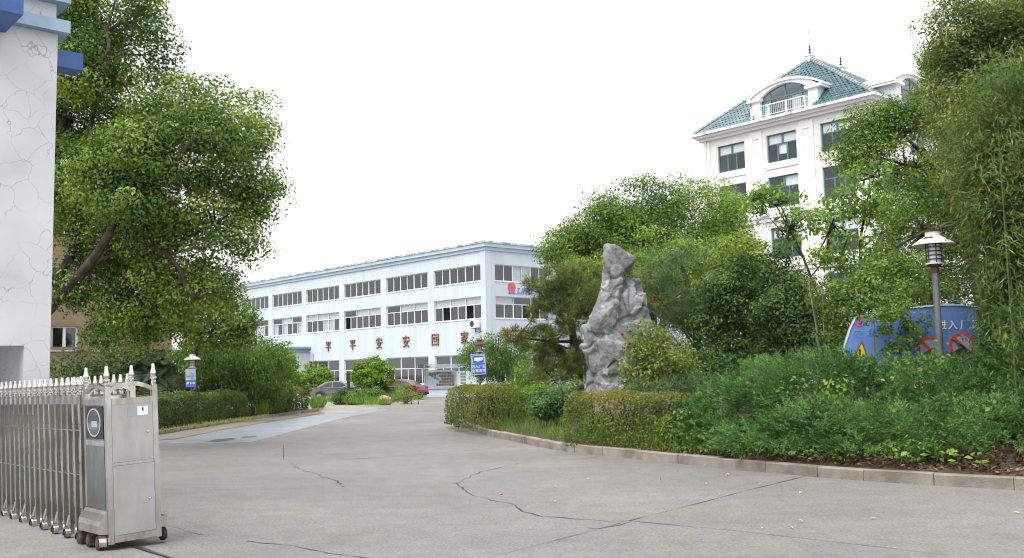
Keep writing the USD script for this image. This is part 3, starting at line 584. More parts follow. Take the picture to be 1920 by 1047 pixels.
part(off, 'cornice', cornice(cornice(MB(), .28, 20.352, 20.58), .55, 20.582, 20.78), 'office_trim')
part(off, 'cornice', cornice(MB(), .82, 20.782, 20.98), 'stained_cornice', label='stained top moulding of the cornice')
part(off, 'down_pipe', MB().tube([(-.14, S - .25, 0), (-.14, S - .25, 20.3)], .07, 6), 'office_trim')
# hip roof: wavy tile courses on four slopes
RZ0, RZ1, E0 = 20.985, 29.0, .35
apA, apB = np.array([6.4, S / 2]), np.array([S - 6.4, S / 2])
_d = ray(1519, 113); _n = (WO + LD * (S / 2)) @ LD; _t = (_n - CAM @ LD) / (_d @ LD); _p = CAM + _d * _t - WO
apA = np.array([_p @ RD, S / 2]); RZ1 = _p[2]; apB = np.array([max(S - apA[0], apA[0] + .8), S / 2])
def slope(a, b, c, d, name):
    """tiles between eave a-b and ridge d-c"""
    a, b, c, d = (np.asarray(q, float) for q in (a, b, c, d)); h = np.linalg.norm((d + c) / 2 - (a + b) / 2); n = int(h / .40); wdt = np.linalg.norm(b - a); nt = int(wdt / .34); mb = MB()
    nrm = np.cross(b - a, d - a); nrm /= np.linalg.norm(nrm); nrm *= np.sign(nrm[2])
    for r in range(n):
        s0, s1 = r / n, (r + 1.15) / n
        l0, r0, l1, r1 = a + (d - a) * s0, b + (c - b) * s0, a + (d - a) * min(s1, 1), b + (c - b) * min(s1, 1)
        m = max(4, int(np.linalg.norm(r0 - l0) / wdt * nt) * 4); t = np.linspace(0, 1, m + 1); ph = np.linalg.norm(r0 - l0) * t / .34 * 2 * np.pi
        wv = (.045 * np.cos(ph) + .06)[:, None] * nrm
        lo_ = l0 + (r0 - l0) * t[:, None] + wv + nrm * .035; hi_ = l1 + (r1 - l1) * t[:, None] + wv; bt = lo_ - nrm * .05
        v = np.vstack([bt, lo_, hi_]); k = m + 1; f = []
        for q in range(m):
            for base in (0, k): f += [[base + q, base + q + 1, base + q + 1 + k], [base + q, base + q + 1 + k, base + q + k]]
        f = np.array(f); cc = v[f].mean(1); cut = (cc[:, 2] < 23.5) & (((cc[:, 0] < 4) & (cc[:, 1] > 4.3) & (cc[:, 1] < 9.45)) | ((cc[:, 1] < 4) & (cc[:, 0] > 4.3) & (cc[:, 0] < 9.45)))
        if (~cut).any(): mb.add(v, f[~cut])
    part(off, name, mb, 'teal_tile', kind='stuff')
z = lambda q, h: np.array([q[0], q[1], h])
eA, eB, eC, eD = (np.array(q, float) for q in ((-.55, -.55, RZ0), (S + .55, -.55, RZ0), (S + .55, S + .55, RZ0), (-.55, S + .55, RZ0)))
P0, P1 = z(apA, RZ1), z(apB, RZ1)
slope(eD, eA, P0, P0, 'roof_tiles'); slope(eA, eB, P1, P0, 'roof_tiles'); slope(eB, eC, P1, P1, 'roof_tiles'); slope(eC, eD, P0, P1, 'roof_tiles')
part(off, 'roof', (np.array([eA, eB, eC, eD, P0, P1]) - [0, 0, .02], [[1, 2, 5], [2, 3, 4], [2, 4, 5]]), 'ridge_tile')
for a, b in ((eA, P0), (eD, P0), (eB, P1), (eC, P1), (P0, P1)):
    n = max(3, int(np.linalg.norm(b - a) / .42)); mb = MB()
    for k in range(n): p, q_ = a + (b - a) * (k / n), a + (b - a) * ((k + 1.1) / n); mb.tube([p + [0, 0, .16], q_ + [0, 0, .10]], [.17, .14], 7)
    part(off, 'ridge', mb, 'ridge_tile')
for q_ in (apA, apB):
    fb = part(off, 'finial', MB().box(q_[0] - .28, q_[0] + .28, q_[1] - .28, q_[1] + .28, RZ1 - .2, RZ1 + .30).box(q_[0] - .36, q_[0] + .36, q_[1] - .36, q_[1] + .36, RZ1 + .302, RZ1 + .40), 'office_trim')
    part(fb, 'rod', MB().lathe([(.06, 0), (.05, .14), (.14, .22), (.05, .30), (.05, .42), (.12, .50), (.05, .57), (.04, .70), (.09, .76), (.03, .82), (.02, 1.0), (0, 1.01)], 8, (q_[0], q_[1], RZ1 + .40)), 'dark_iron')
part(off, 'lightning_rod', MB().tube([(apA[0], apA[1], RZ1 + 1.3), (apA[0], apA[1], RZ1 + 2.45)], .02, 5), 'dark_iron')
# arched dormers on the two visible slopes, the front one with a balcony
def arc(u0, u1, v, rise, n=16):
    c = (u0 + u1) / 2; h = (u1 - u0) / 2; R = (h * h + rise * rise) / (2 * rise); t0 = math.asin(h / R); return [(c + R * math.sin(t), v + rise - R + R * math.cos(t)) for t in np.linspace(t0, -t0, n)]
DO = .62
for fi, F in enumerate((Face((-DO, 0, 0), (0, 1, 0), (0, 0, 1), (-1, 0, 0)), Face((0, -DO, 0), (1, 0, 0), (0, 0, 1), (0, -1, 0)))):
    dn = part(off, 'dormer', MB().box(3.95, 4.75, 21.0, 22.75, -3.2, -.45, F).box(9.0, 9.75, 21.0, 22.75, -3.2, -.45, F).box(4.75, 9.0, 21.0, 21.12, -3.2, -.5, F)
              .extrude(Polygon([(3.95, 22.752)] + [(4.75, 22.752)] + arc(4.75, 9.0, 22.752, .76)[::-1] + [(9.75, 22.752)] + arc(3.95, 9.75, 22.86, .95)).buffer(0), -3.6, -.45, F), 'office_trim')
    part(dn, 'moulding', MB().extrude(Polygon(arc(3.5, 10.15, 22.9, 1.0) + arc(3.5, 10.15, 22.74, .96)[::-1]).buffer(0), -4.2, -.33, F).box(3.55, 4.95, 22.55, 22.78, -3.0, -.25, F).box(8.85, 10.1, 22.55, 22.78, -3.0, -.25, F), 'office_trim')
    mb = MB(); top = lambda u: 22.75 + float(np.interp(u, *np.array(sorted(arc(4.75, 9.0, 0, .76))).T))
    us = [4.75, 5.45, 6.85, 8.2, 9.0]
    for u in us: mb.box(u - .05, u + .05, 21.12, top(min(max(u, 4.8), 8.95)) - .02, -.78, -.70, F)
    mb.box(4.8, 8.95, 22.5, 22.6, -.785, -.695, F)
    wn = part(dn, 'window', mb, 'green_frame')
    for a, b in zip(us[:-1], us[1:]):
        part(dn, 'pane', MB().quad(a + .05, b - .05, 21.14, 22.5, -.74, F), 'glass_blue')
        part(dn, 'pane', MB().extrude(Polygon([(a + .05, 22.6), (b - .05, 22.6)] + [(u, top(u)) for u in np.linspace(b - .05, a + .05, 5)]), -.75, -.735, F), 'glass_blue')
    if fi == 0:
        part(dn, 'curtain', MB().box(5.5, 6.4, 21.14, 22.5, -.95, -.93, F).box(4.85, 5.4, 21.14, 22.5, -.95, -.93, F).box(8.3, 8.9, 21.14, 22.5, -.95, -.93, F), 'curtain')
        part(dn, 'back_wall', MB().box(4.76, 8.99, 21.13, 22.74, -1.6, -1.5, F), 'interior')
        bal = MB().box(4.75, 9.55, 21.92, 21.99, .02, .10, F).box(4.75, 9.55, 21.15, 21.19, .03, .09, F)
        for u in (4.78, 6.35, 7.95, 9.5): bal.box(u - .05, u + .05, 21.0, 21.918, .02, .10, F)
        for u in (4.78, 9.5): bal.box(u - .03, u + .03, 21.93, 21.98, -.45, .018, F)
        bn = part(off, 'balcony_rail', bal, 'white_paint')
        br = MB()
        for u in np.arange(4.95, 9.5, .17): br.tube([F.map([[u, 21.19, .06]], [[0, 0, 0]])[0][0], F.map([[u, 21.92, .06]], [[0, 0, 0]])[0][0]], .012, 4)
        part(bn, 'baluster', br, 'white_paint', kind='stuff')
acn = thing('air_conditioner', 'white outdoor air conditioner unit on the office block wall between windows', 'air conditioner', WO, AXIS_DEG)
part(acn, 'casing', MB().box(-.45, -.19, 8.7, 9.4, 13.3, 13.95), 'white_paint'); part(acn, 'fan_grille', MB().lathe([(0, -.03), (.22, -.03), (.24, 0), (.24, .01), (0, .01)], 16, (-.46, 9.12, 13.62), 'x'), 'dark_iron')

# --- tan building behind the left tree
TO = ground(322, 48)
tan = thing('tan_building', 'tan rendered building with grey framed windows behind the big left tree', 'building', TO, AXIS_DEG)
TF = Face((0, 0, 0), (1, 0, 0), (0, 0, 1), (0, -1, 0))
# its visible front runs from the right corner back to the left along -x of its frame: normal -y
tw = []
for a, b, c, d in ((96, 147, 612, 656), (243, 290, 503, 560), (96, 147, 500, 545), (165, 215, 612, 656)):
    p, q_ = [onplane(x, y, TO, LD) - TO for x, y in ((a, d), (b, c))]; tw.append((p @ RD, q_ @ RD, p[2], q_[2]))
part(tan, 'wall', MB().extrude(sbox(-26, -.3, 0, 10.6).difference(shapely.union_all([sbox(a, c, b, d) for a, b, c, d in tw])), 0, -.3, TF), 'tan_wall')
part(tan, 'wall', MB().box(-.3, 0, .302, 14, -.3, 10.6), 'tan_wall'); part(tan, 'roof', MB().box(-26.3, .3, -.3, 14, 10.602, 10.9), 'tan_wall')
part(tan, 'interior', MB().box(-26, -.4, 4, 4.2, 0, 10.5), 'interior')
for a, b, c, d in tw: window(tan, TF, a, b, c, d, 2, 'white_frame', 'glass_grey', fw=.08, depth=.1)
for z_ in (3.2, 6.6): part(tan, 'string_course', MB().box(-26, -.003, z_, z_ + .18, .003, .05, TF), 'tan_wall')

# --- gate pillar at the left edge
PO = D(95.5, 600, 13.3); PO[2] = 0
pil = thing('gate_pillar', 'tall white gate pillar with cracked plaster and blue bands', 'pillar', PO, AXIS_DEG)
PF = Face((0, 0, 0), (1, 0, 0), (0, 0, 1), (0, -1, 0))
hz = (713 - 648) / 1800 * 13.3 + 1.7
ou = (onplane(45, 660, PO, LD) - PO) @ RD
part(pil, 'column', MB().extrude(sbox(-2.4, -.2, 0, 6.62).difference(sbox(-3, .9, ou, hz)), 0, -1.3, PF), 'cracked_plaster')
part(pil, 'niche_back', MB().box(-2.35, ou + .1, 1.302, 1.4, .8, hz + .1), 'interior')
for z0_, z1_, o_ in ((6.622, 6.80, .13), (7.06, 7.26, .13)): part(pil, 'band', MB().box(-2.5, o_, -o_, 1.3 + o_, z0_, z1_), 'band_blue')
part(pil, 'neck', MB().box(-2.4, -.02, .02, 1.28, 6.802, 7.058), 'cracked_plaster'); part(pil, 'cap', MB().box(-2.3, -.1, .1, 1.2, 7.262, 8.4), 'cracked_plaster')
bz = [(onplane(98, y, PO + LD * .6, LD) - PO)[2] for y in (122, 90)]; bx = (onplane(156, 110, PO + LD * .6, LD) - PO) @ RD
part(pil, 'beam', MB().box(.002, bx, .6, .95, bz[0], bz[1]), 'beam_blue', label='blue beam stub jutting from the right side of the pillar')
e0 = D(44, 28, 12.2) - PO; part(pil, 'beam', MB().box(e0 @ RD - .35, e0 @ RD, e0 @ LD, -.002, e0[2], e0[2] + .34), 'beam_blue', label='blue beam jutting forward at the top left')
# ------------------------------------------------------------------ retractable gate with its drive cabinet (own frame: x across the gate, y along it away to the left)
GO = G(205, 1034)
def rotm(axis, a):
    return trimesh.transformations.rotation_matrix(a, axis)[:3, :3]
R0 = np.array([RD, LD, [0, 0, 1.0]])
_ax = np.array([GO[0], GO[1], 0]) / np.hypot(GO[0], GO[1])
RL = R0 @ rotm(_ax, -.042).T          # the gate leans a little with the fall of the court
gate = thing('retractable_gate', 'stainless steel folding driveway gate with wheeled drive cabinet and spire finials', 'gate', GO, matrix=Gf.Matrix4d(*RL[0], 0, *RL[1], 0, *RL[2], 0, *GO, 1))
SP = [(.020, 0), (.026, .012), (.026, .03), (.017, .04), (.024, .052), (.034, .062), (.034, .075), (.02, .082), (.028, .092), (.030, .12), (.021, .15), (.0155, .185), (.017, .192), (.012, .205), (.0, .206)]
def finial(p, x, y, z, s=1.0):
    part(p, 'finial', MB().lathe([(r * s, h * s) for r, h in SP], 12, (x, y, z)), 'bright_steel', smooth=40)
def wheel(p, x, y, r, w, hub=True):
    wp = part(p, 'wheel', MB().lathe([(0, -w / 2), (r * .9, -w / 2), (r, -w / 2 + .008), (r, w / 2 - .008), (r * .9, w / 2), (0, w / 2)], 18, (x, y, r), 'x'), 'rubber', smooth=40)
    if hub: part(wp, 'hub', MB().lathe([(0, -w / 2 - .008), (r * .5, -w / 2 - .008), (r * .58, -w / 2 + .001), (0, -w / 2 + .001)], 14, (x, y, r), 'x'), 'rust')
CW, CD, CH = .53, .66, 1.62
cab = part(gate, 'drive_cabinet', MB().box(.025, CW - .025, .025, CD - .025, .10, 1.44), 'brushed_panel')
for x, y in ((0, 0), (CW - .055, 0), (0, CD - .055), (CW - .055, CD - .055)):
    part(cab, 'corner_post', MB().mesh(trimesh.creation.box((.055, .055, CH - .06), transform=trimesh.transformations.translation_matrix((x + .0275, y + .0275, (CH + .06) / 2)))), 'steel')
    finial(cab, x + .0275, y + .0275, CH, 1.05)
part(cab, 'end_panel', MB().box(.058, CW - .058, -.0, .02, .86, 1.44), 'brushed_panel'); part(cab, 'end_panel', MB().box(.058, CW - .058, -.0, .02, .14, .825), 'brushed_panel')
part(cab, 'panel_band', MB().box(.058, CW - .058, .004, .018, .828, .857), 'steel'); part(cab, 'panel_band', MB().box(.057, CW - .057, -.006, .02, 1.443, 1.50), 'steel'); part(cab, 'panel_band', MB().box(.057, CW - .057, -.004, .02, .07, .137), 'steel')
for z in (1.14, .46): part(cab, 'lock_knob', MB().lathe([(.012, 0), (.012, .012), (.006, .016), (0, .016)], 10, (CW - .11, -.002, z), 'y').mesh(trimesh.creation.icosphere(1, .011).apply_translation((CW - .11, -.008, z))), 'bright_steel')
part(cab, 'sticker', MB().box(.215, .315, -.003, .001, 1.31, 1.40), 'sign_grey', label='grey torn sticker'); part(cab, 'sticker', MB().box(.317, .425, -.0035, .001, 1.315, 1.405), 'white_paint', label='white label sticker')
part(cab, 'sticker_mark', MB().box(.365, .378, -.006, -.004, 1.355, 1.392), 'black_mark')
def archbar(y0, y1, x0, x1, z, rise, th, n=14):
    t = np.linspace(0, 1, n); X = x0 + (x1 - x0) * t; Z = z + rise * np.sin(t * np.pi) ** .8
    return Polygon(list(zip(X, Z)) + list(zip(X[::-1], Z[::-1] - th)))
EF = Face((0, 0, 0), (1, 0, 0), (0, 0, 1), (0, -1, 0)); SF = Face((0, 0, 0), (0, 1, 0), (0, 0, 1), (-1, 0, 0))
part(cab, 'arch', MB().extrude(archbar(0, 0, .055, CW - .055, 1.60, .065, .042), -.045, -.008, EF), 'steel'); part(cab, 'arch', MB().extrude(archbar(0, 0, .055, CW - .055, 1.60, .065, .042), -CD + .01, -CD + .047, EF), 'steel')
part(cab, 'arch', MB().extrude(archbar(0, 0, .055, CD - .055, 1.60, .06, .04), -.045, -.008, SF), 'steel')
part(cab, 'side_panel', MB().box(.06, CD - .06, .40, 1.10, -.02, .004, SF), 'green_panel', label='ribbed greenish side panel')
part(cab, 'panel_band', MB().box(.057, CD - .057, 1.443, 1.50, -.02, .006, SF), 'steel'); part(cab, 'panel_band', MB().box(.057, CD - .057, 1.03, 1.085, -.004, .009, SF), 'steel')
ep = part(cab, 'emblem_plate', MB().box(.075, CD - .075, 1.10, 1.43, -.004, .006, SF), 'black_mark', label='dark plate with a pale oval ring')
ov = shapely.affinity.scale(shapely.Point(CD / 2, 1.265).buffer(1, 24), .20, .145); part(ep, 'oval_ring', MB().extrude(ov.difference(shapely.affinity.scale(ov, .90, .90)), .007, .011, SF), 'sign_grey'); part(ep, 'oval_glass', MB().extrude(shapely.affinity.scale(ov, .89, .89), .0065, .009, SF), 'car_glass')
part(ep, 'oval_label', MB().box(CD / 2 - .10, CD / 2 + .06, 1.22, 1.28, .0092, .0115, SF), 'sign_grey')
pf = [(0, .40), (.012, .39), (.03, .36), (.075, .30), (.085, .25), (.085, .17), (.0, .16)]
v = np.array([[-a, y, b] for y in (.02, CD - .02) for a, b in pf]); m = len(pf)
part(cab, 'fender', (v, [[k, (k + 1) % m, m + (k + 1) % m] for k in range(m)] + [[k, m + (k + 1) % m, m + k] for k in range(m)] + [[0, k + 1, k] for k in range(1, m - 1)] + [[m, m + k, m + k + 1] for k in range(1, m - 1)]), 'steel', label='flared steel skirt above the wheels')
for y in (.13, .40, .66):
    wheel(cab, -.045, y, .075, .055)
    a = np.linspace(-.35, math.pi + .35, 12); q = np.array([[x, y + rr * math.cos(t), .075 + rr * math.sin(t)] for x in (-.082, -.005) for rr in (.09,) for t in a]); k = len(a)
    if y < .6: part(cab, 'wheel_guard', (np.vstack([q, q * [1, 1, 1] + [0, 0, .006]]), [[i, i + 1, k + i + 1] for i in range(k - 1)] + [[i, k + i + 1, k + i] for i in range(k - 1)] + [[2 * k + i, 3 * k + i + 1, 2 * k + i + 1] for i in range(k - 1)] + [[2 * k + i, 3 * k + i, 3 * k + i + 1] for i in range(k - 1)]), 'steel', smooth=50)
wheel(cab, CW + .05, .10, .07, .05); part(cab, 'fender', MB().box(CW + .002, CW + .07, .02, .25, .15, .26), 'steel')
for i in range(19):
    y = CD + .10 + .205 * i; fr = part(gate, 'fold_frame', MB().box(.04, CW - .04, y + .008, y + .032, 1.47, 1.52), 'steel'); part(fr, 'cross_bar', MB().box(.04, CW - .04, y + .008, y + .032, .15, .19), 'steel')
    for x in (0, CW - .04):
        part(fr, 'post', MB().box(x, x + .04, y, y + .04, .10 if i % 2 else .05, 1.56), 'steel')
        finial(fr, x + .02, y + .02, 1.56, .92)
    for x0_ in (.012, CW - .028):
        part(fr, 'link_bar', MB().box(x0_, x0_ + .014, y + .04, y + .205, 1.455, 1.535), 'bright_steel')
        for z in (1.17, .70): part(fr, 'link_bar', MB().tube([(x0_ + .007, y + .02, z), (x0_ + .007, y + .225, z + .006)], .009, 6), 'steel')
    part(fr, 'fold_arm', MB().tube([(CW / 2, y, .45), (CW / 2, y + .205, .95)], .012, 5).tube([(CW / 2, y, 1.3), (CW / 2, y + .205, .80)], .012, 5), 'steel')
    if i % 2 == 0:
        wheel(fr, -.03, y + .02, .055, .04, False); wheel(fr, CW + .03, y + .02, .055, .04, False)
        a = np.linspace(-.2, math.pi + .2, 9); q = np.array([[x, y + .02 + .066 * math.cos(t), .055 + .066 * math.sin(t)] for x in (-.058, -.004) for t in a]); k = len(a)
        part(fr, 'wheel_guard', (q, [[j, j + 1, k + j + 1] for j in range(k - 1)] + [[j, k + j + 1, k + j] for j in range(k - 1)]), 'bright_steel')
        part(fr, 'bracket', MB().add([[-.004, y - .01, .26], [-.004, y + .045, .26], [-.034, y + .045, .15], [-.034, y - .01, .15], [-.006, y + .045, .12], [-.006, y - .01, .12]], [[0, 1, 2], [0, 2, 3], [3, 2, 4], [3, 4, 5]]), 'bright_steel')
single('gate_rail', crack([(250, 1025), (325, 1050)], .05, 0, .3, .012), 'dark_iron', 'dark steel rail let into the concrete under the gate cabinet', 'rail')

# ------------------------------------------------------------------ lamps
def lamp(base, top, s, label, rusty=False, lean=0.0):
    H = top - base[2]
    t = thing('garden_lamp', label, 'lamp', base, group=None)
    k = s
    part(t, 'pole', MB().lathe([(.095 * k, -.3), (.095 * k, .1), (.062 * k, .14), (.056 * k, H - .742 * k), (0, H - .742 * k)], 14), 'galvanised', smooth=40)
    part(t, 'collar', MB().lathe([(0, H - .74 * k), (.070 * k, H - .74 * k), (.070 * k, H - .68 * k), (.062 * k, H - .675 * k), (.062 * k, H - .645 * k), (.10 * k, H - .63 * k), (.135 * k, H - .60 * k), (.135 * k, H - .575 * k), (0, H - .575 * k)], 16), 'rust')
    part(t, 'diffuser', MB().lathe([(0, H - .573 * k), (.105 * k, H - .573 * k), (.105 * k, H - .24 * k), (0, H - .24 * k)], 18), 'diffuser', smooth=40)
    cg = MB()
    for z in (.52, .45, .38, .31, .25): cg.lathe([(.118 * k, H - z * k), (.132 * k, H - z * k), (.132 * k, H - (z - .018) * k), (.118 * k, H - (z - .018) * k), (.118 * k, H - z * k)], 18)
    for a in np.arange(6) / 6 * 2 * np.pi + .4: cg.tube([(.128 * k * math.cos(a), .128 * k * math.sin(a), H - .575 * k), (.128 * k * math.cos(a), .128 * k * math.sin(a), H - .23 * k)], .009 * k, 5)
    part(t, 'guard_cage', cg, 'dark_iron')
    part(t, 'base_ring', MB().lathe([(0, H - .60 * k), (.145 * k, H - .598 * k), (.145 * k, H - .576 * k), (0, H - .574 * k)], 18), 'lamp_white')
    part(t, 'hat', MB().lathe([(.10 * k, H - .235 * k), (.35 * k, H - .262 * k), (.352 * k, H - .250 * k), (.24 * k, H - .17 * k), (.145 * k, H - .115 * k), (.125 * k, H - .105 * k), (.125 * k, H - .03 * k), (.10 * k, H - .03 * k)], 28), 'rust' if rusty else 'rusty_hat', smooth=35)
    part(t, 'cap', MB().lathe([(0, H - .032 * k), (.14 * k, H - .032 * k), (.142 * k, H - .005 * k), (0, H)], 20), 'rust')
    if not rusty:
        a = np.linspace(3.5, 4.3, 8); q = np.array([[r * k * math.cos(u), r * k * math.sin(u), H - zz * k] for r, zz in ((.235, .160), (.165, .122)) for u in a]); n = 8
        part(t, 'rust_stain', (q, [[i, i + 1, n + i + 1] for i in range(n - 1)] + [[i, n + i + 1, n + i] for i in range(n - 1)]), 'rust')
    return t
def hill(px, Y): p = ground(px, Y); p[2] = float(iz(p[0], p[1])); return p
b = hill(1762, 16.6); L1 = lamp(b, D(1757, 432, 16.6)[2], 1.0, 'large garden lamp with white rusting hat rising in front of the blue board')
part(L1, 'cross_arm', MB().tube([(-.34, 0, D(1757, 500, 16.6)[2] - b[2]), (.34, 0, D(1757, 500, 16.6)[2] - b[2])], .014, 6), 'rust')
b2 = hill(899, 47); L2 = lamp(b2, D(893, 637, 47)[2], 1.0, 'distant garden lamp with brown rusty hat above the blue camera sign', rusty=True)
b3 = ground(361, 37.2); L3 = lamp(b3, D(360, 663, 37.2)[2], .92, 'garden lamp with grey hat carrying an arrow sign among weeping trees')

# ------------------------------------------------------------------ signs
def signface(px0, py0, px1, py1, Y):
    """upright sign face turned to the camera side: centre, width, height"""
    c = D((px0 + px1) / 2, (py0 + py1) / 2, Y); return c, (px1 - px0) / FPX * Y, (py1 - py0) / FPX * Y
c, w, h = signface(883, 664, 911, 703, 46.8)
cs = thing('camera_sign', 'blue camera surveillance sign mounted on the distant lamp pole', 'sign', c)
CFc = Face((0, 0, 0), (math.cos(-.04), 0, math.sin(-.04) * -1 * 0 + .04), (-.04, 0, 1), (0, -1, 0))
CFc = Face((0, 0, 0), (.9992, 0, .04), (-.04, 0, .9992), (0, -1, 0))
part(cs, 'plate', MB().box(-w / 2, w / 2, -h / 2, h / 2, -.03, 0, CFc), 'sign_blue')
fr = MB()
for i_, (m_, t_) in enumerate(((.02, .018),)): fr.box(-w / 2 + m_, w / 2 - m_, h / 2 - m_ - t_, h / 2 - m_, .002, .008, CFc).box(-w / 2 + m_, w / 2 - m_, -h / 2 + m_, -h / 2 + m_ + t_, .002, .008, CFc).box(-w / 2 + m_, -w / 2 + m_ + t_, -h / 2 + m_ + t_, h / 2 - m_ - t_, .002, .008, CFc).box(w / 2 - m_ - t_, w / 2 - m_, -h / 2 + m_ + t_, h / 2 - m_ - t_, .002, .008, CFc)
part(cs, 'border', fr, 'sign_white')
ic = MB().box(-.19, .17, .17, .33, .003, .009, CFc).box(-.03, .03, .12, .168, .003, .009, CFc).box(.172, .23, .2, .32, .003, .009, CFc)
for sx_ in (-1, 1): ic.box(sx_ * .29 - .01, sx_ * .29 + .01, .05, .43, .003, .008, CFc)
ic.box(-.278, .278, .415, .43, .003, .008, CFc).box(-.278, -.18, .05, .065, .003, .008, CFc).box(.18, .278, .05, .065, .003, .008, CFc)
part(cs, 'camera_symbol', ic, 'sign_white')
for row, txt in enumerate(('进入厂区', '全程监控')):
    mb = MB()
    for k, ch in enumerate(txt): put_glyph(mb, ch, -.335 + .172 * k, -.175 - .20 * row, .16, CFc, .003, .009)
    part(cs, 'lettering', mb, 'sign_white')
c, w, h = signface(348, 692, 367, 726, 37.0)
ds = thing('arrow_sign', 'grey and blue arrow sign on the lamp pole behind the left hedge', 'sign', c)
DFc = Face((0, 0, 0), (.9992, 0, .03), (-.03, 0, .9992), (0, -1, 0))
part(ds, 'plate', MB().box(-w / 2, w / 2, -h / 2 + .27, h / 2, -.02, 0, DFc), 'sign_grey'); part(ds, 'plate', MB().box(-w / 2, w / 2, -h / 2, -h / 2 + .268, -.02, .001, DFc), 'sign_blue')
part(ds, 'arrow', MB().extrude(Polygon([(-.14, .10), (.02, .10), (.0, .2), (.06, .2), (.15, .075), (.06, -.05), (.0, -.05), (.02, .05), (-.14, .05)]), .002, .008, DFc), 'logo_blue')
mb = MB()
for k, ch in enumerate('停车场'): put_glyph(mb, ch, -.165 + .115 * k, -h / 2 + .1, .10, DFc, .003, .009)
part(ds, 'lettering', mb, 'sign_white')
# big blue board among creepers
BY = 18.2; bl, brt = D(1578, 664, BY), D(1856, 640, BY - .2)
bx = (brt - bl) * [1, 1, 0]; bw = np.linalg.norm(bx); bx /= bw; bn = np.array([bx[1], -bx[0], 0]); bup = np.cross(bx, np.array([-bx[1], bx[0], 0]))
lo_z = bl[2] - 1.4
bd = thing('notice_billboard', 'large faded blue arched board half covered by creepers beside the lamp', 'sign', [bl[0], bl[1], lo_z])
tilt = .0
BFc = Face((0, 0, 0), bx, (0, 0, 1), bn)
def bpx(x, y): p = onplane(x, y, bl, bn) - [bl[0], bl[1], lo_z]; return float(p @ bx), float(p[2])
outl = [bpx(*q) for q in ((1576, 700), (1580, 655), (1592, 617), (1604, 592), (1650, 588), (1700, 577), (1760, 571), (1805, 571), (1835, 575), (1856, 584), (1860, 700))]
part(bd, 'board', MB().extrude(Polygon([(outl[0][0] - .02, .95)] + outl[1:-1] + [(outl[-1][0], .95)]), -.06, 0, BFc), 'board_blue')
for u in (.5, bw - .5): part(bd, 'post', MB().box(u - .05, u + .05, 0, 1.9, -.16, -.062, BFc), 'zinc')
rim = Polygon([(outl[0][0] - .02, .95)] + outl[1:-1] + [(outl[-1][0], .95)]); part(bd, 'rim', MB().extrude(rim.difference(rim.buffer(-.025)), .002, .02, BFc), 'faded_white')
s = 18.2 / FPX
for ch, (x, y), sz in zip('进入厂区', ((1757, 618), (1777, 618), (1800, 617), (1822, 617)), (18, 18, 18, 18)):
    u, v_ = bpx(x, y); part(bd, 'lettering', put_glyph(MB(), ch, u, v_, sz * s, BFc, .003, .008, .05), 'sign_white')
for x, y, r in ((1743, 655, 24), (1804, 648, 24)):
    u, v_ = bpx(x, y); r *= s; dsc = shapely.Point(u, v_).buffer(r, 24); rg = dsc.difference(shapely.Point(u, v_).buffer(r * .76, 24)); bar = shapely.affinity.rotate(sbox(u - r * .81, v_ - r * .11, u + r * .81, v_ + r * .11), -45, origin=(u, v_)).intersection(dsc)
    pp = part(bd, 'prohibition_disc', MB().extrude(dsc, .003, .006, BFc), 'disc_grey'); part(pp, 'red_ring', MB().extrude(rg.union(bar), .0065, .010, BFc), 'sign_red')
tri = [bpx(*q) for q in ((1616, 638), (1596, 676), (1630, 676))]; T_ = Polygon(tri); pp = part(bd, 'warning_triangle', MB().extrude(T_, .003, .006, BFc), 'sign_brown'); part(pp, 'yellow_face', MB().extrude(T_.buffer(-.028), .0065, .009, BFc), 'sign_yellow')
u, v_ = bpx(1612, 664); part(pp, 'mark', MB().box(u - .02, u + .02, v_ - .02, v_ + .09, .0095, .012, BFc), 'black_mark')
u, v_ = bpx(1612, 604); part(bd, 'red_mark', MB().extrude(shapely.Point(u, v_).buffer(.09).difference(shapely.Point(u + .02, v_).buffer(.05)), .003, .007, BFc), 'sign_red')
u, v_ = bpx(1655, 598)
for k in range(3):
    u, v_ = bpx(1600 + 26 * k, 634 - 4 * k); part(bd, 'lettering', put_glyph(MB(), '安全停'[k], u, v_, 17 * s, BFc, .003, .006, .05), 'faded_blue', label='weathered pale lettering')

# ------------------------------------------------------------------ notice case in front of the factory
NO = ground(795, 79); NW, k_ = 4.4, 79 / FPX
nb = thing('notice_case', 'glazed notice case with brown posters and a flat canopy beside the red car', 'notice board', NO, -3)
NF = Face((0, 0, 0), (1, 0, 0), (0, 0, 1), (0, -1, 0))
part(nb, 'base_wall', MB().box(.2, NW, 0, .3, 0, .62), 'factory_wall'); part(nb, 'plinth', MB().box(.0, NW + .1, -.08, .38, .622, .78), 'sign_grey')
part(nb, 'back_panel', MB().box(.06, NW, .18, .26, .782, 2.05), 'board_panel')
for u in (0, 2.55, NW): part(nb, 'post', MB().box(u - .05, u + .05, -.05, .05, 0, 2.3), 'sign_grey')
part(nb, 'frame', MB().box(.05, 2.5, -.03, .03, 2.06, 2.16).box(.05, 2.5, -.03, .03, .785, .84), 'grey_frame'); part(nb, 'glass', MB().quad(.06, 2.49, .842, 2.058, .005, NF), 'glass_blue')
for r in range(5):
    for q in range(7):
        if rw.random() < .9: part(nb, 'poster', MB().box(.95 + q * .215, .95 + q * .215 + .195, .84 + .235 * (4 - r) + .03, .84 + .235 * (4 - r) + .235, -.178, -.172, NF), 'poster' if rw.random() < .7 else 'poster_grey')
for q in range(3): part(nb, 'poster', MB().box(.35 + q * .2, .53 + q * .2, 1.7 - q * .12, 1.98, -.178, -.172, NF), 'poster')
for r in range(4): part(nb, 'poster', MB().box(2.95, 3.4, .98 + .25 * r, 1.17 + .25 * r, -.178, -.172, NF), 'poster_grey')
